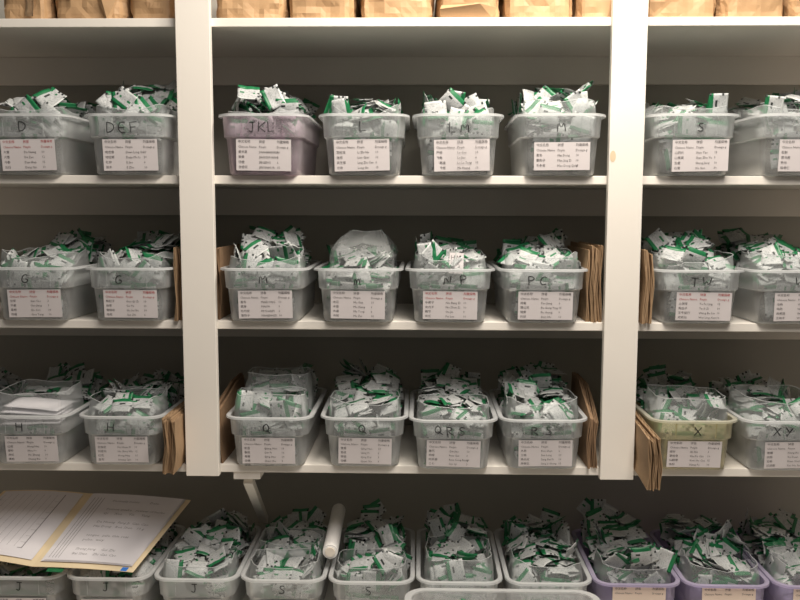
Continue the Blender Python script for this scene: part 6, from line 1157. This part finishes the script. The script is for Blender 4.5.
# the chosen ones are things of their own
DIRS = ['right', 'upper right', 'top', 'upper left', 'left', 'lower left', 'bottom', 'lower right']
byt = {}
for k in chosen: byt.setdefault(items[k][0], []).append(k)
for key, ks in byt.items():
    short = INFO[key][2] if key in INFO else 'low wide bin'
    P = {k: proj(items[k][1].translation) for k in ks}
    xs = sorted(P[k][0] for k in ks); cxm = proj(Vector((INFO[key][3], .05, ROWZ[INFO[key][1]] + .15)))[0] if key in INFO else sum(xs) / len(xs)
    lab = {}
    for k in ks:
        m = items[k][1]; a = Vector(proj(m @ Vector((0, .03, 0)))); b = Vector(P[k]); dv = a - b
        dr = DIRS[int(round(math.atan2(-dv.y, dv.x) / (PI / 4))) % 8]
        nrm = (m.to_3x3() @ Vector((0, 0, 1))).normalized(); vw = (CAMP - m.translation).normalized(); c = abs(nrm.dot(vw))
        pose = 'edge-on' if c < .3 else 'upright' if abs(nrm.z) < .5 else 'flat-lying' if abs(nrm.z) > .85 else 'slanted'
        hx = 'left' if P[k][0] < cxm - 14 else 'right' if P[k][0] > cxm + 14 else 'centre'
        yl = m.translation.y
        hy = 'front' if yl < .075 else 'middle' if yl < .2 else 'back'
        lab[k] = [pose, dr, f'{hy} {hx}']
    seen = {}
    for k in ks: seen.setdefault(tuple(lab[k]), []).append(k)
    for tup, kk in seen.items():
        kk.sort(key=lambda k: P[k][1])
        pre = [''] if len(kk) == 1 else ['upper ', 'lower '] if len(kk) == 2 else ['upper ', 'middle ', 'lower '] if len(kk) == 3 else ['highest ', 'upper ', 'lower ', 'lowest '] + ['nearest '] * len(kk)
        for k, pr in zip(kk, pre):
            key_, m, v = items[k]
            o = bpy.data.objects.new('herb_sachet', SM[v]); C.objects.link(o); o.matrix_world = m
            tag(o, f'{pr}{tup[0]} white sachet, green strip at {tup[1]}, in {tup[2]} of {short}', 'sachet', f'sachets heaped in the {short}')
# the remaining hundreds are one mass
def joined(name, ks):
    V, Fc, MI, UV, SMO = [], [], [], [], []
    for k in ks:
        key, m, v = items[k]; me = SM[v]; b0 = len(V)
        V.extend(m @ c for c in low[v]); Fc.extend(tuple(b0 + i for i in q) for q in lf[v]); MI.extend(p.material_index for p in me.polygons)
        UV.extend(tuple(u.uv) for u in me.uv_layers[0].data)
    me = bpy.data.meshes.new(name); me.from_pydata(V, [], Fc)
    for mm in SM[0].materials: me.materials.append(mm)
    me.polygons.foreach_set('material_index', MI); me.polygons.foreach_set('use_smooth', [True] * len(Fc))
    uv = me.uv_layers.new(name='UVMap'); uv.data.foreach_set('uv', [c for t_ in UV for c in t_])
    o = bpy.data.objects.new(name, me); C.objects.link(o); return o
st = joined('herb_sachets', rest)
st['kind'] = 'stuff'; tag(st, 'hundreds more white and green herb sachets filling all the tubs', 'sachets')
print('SACHETS', len(items), 'visible', len(vis), 'chosen', len(chosen), 'rest', len(rest), 'least', vis[order[295]] if len(order) > 295 else None)

# ------------------------------------------------------------------ clear bags inside the tubs
def film_bag(x0, x1, y0, y1, zb, zt, seed, lift=.0, lean=.15, wob=.004, dip=.012, r=.03):
    bm = bmesh.new(); rr = random.Random(seed); off = Vector((seed * 2.1, seed * .7, 0)); nz = 9; seg = 9
    hw, hl = (x1 - x0) / 2, (y1 - y0) / 2; cx, cy = (x0 + x1) / 2, (y0 + y1) / 2
    base = rrect(1, 1, .01, 0)
    ring0 = []
    n = 56
    for k in range(n):
        a = 2 * PI * k / n; c, s = math.cos(a), math.sin(a); e = .38
        ring0.append((math.copysign(abs(c) ** e, c), math.copysign(abs(s) ** e, s)))
    rows = []
    for j in range(nz + 1):
        t = j / nz; row = []
        for (ux, uy) in ring0:
            top = zt + lift * (abs(ux) ** 3) * (abs(uy) ** 3) - dip * max(0, -uy) * (1 - ux * ux) + wob * noise.noise(Vector((ux * 1.6, uy * 1.6, 3)) + off)
            z = zb + (top - zb) * t; over = max(0, z - .125)
            sx = hw - over * lean; sy = hl - over * lean
            wv = noise.noise(Vector((ux * 3, uy * 3, z * 30)) + off) * min(.006, over * .12)
            row.append(bm.verts.new((cx + ux * (sx + wv), cy + uy * (sy + wv), z)))
        rows.append(row)
    for a, b in zip(rows, rows[1:]):
        for k in range(n): bm.faces.new((a[k], a[(k + 1) % n], b[(k + 1) % n], b[k]))
    edge = [v.co.copy() for v in rows[-1]]
    return bm, edge
def puffed_bag(x0, x1, y0, y1, zb, zt, seed):
    bm = bmesh.new(); off = Vector((seed, 2, 0)); n = 20; nz = 8; rows = []
    hw, hl, cx, cy = (x1 - x0) / 2, (y1 - y0) / 2, (x0 + x1) / 2, (y0 + y1) / 2
    for j in range(nz + 1):
        t = j / nz; z = zb + (zt - zb) * (t if t < .6 else .6 + (t - .6) * 1.0)
        k_ = 1 if t < .45 else max(.0, 1 - ((t - .45) / .55) ** 2.2)
        row = []
        for i in range(n):
            a = 2 * PI * i / n; c, s = math.cos(a), math.sin(a); ux, uy = math.copysign(abs(c) ** .45, c), math.copysign(abs(s) ** .45, s)
            kx, ky = .50 + .50 * k_, .05 + .95 * k_
            w = noise.noise(Vector((ux * 2.2, uy * 2.2, t * 3)) + off)
            fac = 1 + (.13 * w if z > .135 else 0)
            row.append(bm.verts.new((cx + ux * hw * kx * fac + .006 * t, cy + uy * hl * ky * fac, z + (.010 * w * t))))
        rows.append(row)
    for a, b in zip(rows, rows[1:]):
        for k in range(n): bm.faces.new((a[k], a[(k + 1) % n], b[(k + 1) % n], b[k]))
    bm.faces.new(rows[-1])
    return bm, [v.co.copy() for v in rows[-1]]
FY = -.158
BAGS = [  # tub, y0, y1, top above base, lift, dip, label
 ('D', FY, -.02, .142, .012, .004, 'clear bag'), ('DEF', FY, .02, .148, .012, .006, 'clear bag'), ('JKL', FY, -.03, .136, .006, .004, 'clear bag'), ('L', FY, .10, .148, .020, .022, 'clear bag with raised pointed corners'), ('LM', FY, .04, .142, .014, .016, 'clear bag'),
 ('M', FY, -.02, .162, .002, .002, 'tall clear bag'), ('S', FY, .0, .148, .008, .006, 'clear bag'), ('S2', FY, .02, .152, .010, .014, 'clear bag'),
 ('G1', FY, .0, .150, .012, .012, 'clear bag'), ('G2', FY, .06, .146, .012, .010, 'clear bag'), ('Ma', FY, -.02, .142, .010, .012, 'clear bag'), ('NP', FY, .02, .146, .014, .010, 'clear bag'), ('PC', FY, -.01, .150, .020, .010, 'crinkled clear bag'),
 ('TW', FY, -.0, .152, .008, .020, 'clear bag'), ('W', FY, -.01, .152, .010, .004, 'clear bag'), ('H1', FY, .0, .160, .004, .002, 'clear bag'), ('H2', FY, -.04, .148, .008, .012, 'clear bag'),
 ('Q1', FY, -.06, .160, .0, .0, 'front clear bag'), ('Q1', -.06, .05, .188, .0, .0, 'rear high clear bag'), ('Q2', FY, -.05, .150, .004, .012, 'clear bag'), ('QRS', FY, -.04, .142, .004, .006, 'clear bag'), ('RS', FY, -.02, .152, .004, .010, 'clear bag'),
 ('X', FY, -.01, .160, .0, .004, 'clear bag'), ('XY', FY, .02, .158, .006, .008, 'clear bag'), ('J3', FY, -.04, .150, .006, .010, 'clear bag'),
 ('Sa', FY, -.06, .152, .002, .010, 'front clear bag'), ('Sa', -.05, .05, .162, .002, .008, 'rear clear bag'), ('Sb', FY, -.05, .150, .002, .008, 'clear bag'), ('Ua', FY, .0, .168, .0, .004, 'clear bag'), ('Ub', FY, -.02, .158, .004, .010, 'clear bag'),
 ('Pa', FY, -.03, .156, .002, .010, 'clear bag'), ('Pb', FY, -.03, .158, .002, .012, 'clear bag'), ('Pc', FY, -.03, .160, .004, .010, 'clear bag')]
for i, (key, y0, y1, zt, lift, dip, kind) in enumerate(BAGS):
    t, row, short, X = INFO[key]
    zt += (.004, .006, .010, .010)[row]
    bm, edge = film_bag(-.0855, .0855, y0, y1, .088, zt, i + 1, lift, .14, .006, dip)
    o = smooth(obj('plastic_bag', bm, M['film'])); o.location = t.location; o.rotation_euler = t.rotation_euler
    tag(o, f'open {kind} of sachets standing inside the {short}', 'plastic bag', 'clear bags inside the tubs')
    bm = bmesh.new(); tube(bm, edge + [edge[0]], .0009, 5, False); smooth(obj('bag_edge', bm, M['film_edge'], o))
t, row, short, X = INFO['m']
bm, edge = puffed_bag(-.074, .080, FY + .01, .10, .09, .206, 5)
o = obj('plastic_bag', bm, M['film_clear']); o.location = t.location
tag(o, 'puffed-up clear bag of sachets bulging out of the small m tub', 'plastic bag', 'clear bags inside the tubs')
bm = bmesh.new(); tube(bm, edge + [edge[0]], .0008, 5, False); smooth(obj('bag_edge', bm, M['film_edge'], o))

# ------------------------------------------------------------------ light
def lamp(name, loc, target, size, power, col):
    l = bpy.data.lights.new(name, 'AREA'); l.shape = 'DISK'; l.size = size; l.energy = power; l.color = col
    o = bpy.data.objects.new(name, l); C.objects.link(o); o.location = loc
    o.rotation_euler = (Vector(target) - Vector(loc)).to_track_quat('-Z', 'Y').to_euler(); return o
lamp('ceiling_lamp', (.48, -.74, 2.05), (.25, -.05, .4), .85, 34, (1, .92, .81))
lamp('cabinet_lamp', (.27, -.36, 1.64), (.24, -.0, .9), .12, 7.0, (1, .90, .76))
lamp('front_fill', (.45, -1.75, 2.35), (.1, 0, .3), .9, 26, (1, .93, .86))  # added frontal fill, brightens the fronts of posts and tubs
wd = bpy.data.worlds.new('room_air'); sc.world = wd; wd.use_nodes = True
bg = wd.node_tree.nodes['Background']; bg.inputs[0].default_value = (1, .94, .88, 1); bg.inputs[1].default_value = .05
sc.view_settings.view_transform = 'Standard'; sc.view_settings.look = 'None'; sc.view_settings.gamma = 1; sc.view_settings.exposure = .12
try: sc.view_settings.use_curve_mapping = False
except Exception: pass
sc.cycles.transparent_max_bounces = 32; sc.cycles.max_bounces = 10; sc.cycles.diffuse_bounces = 4
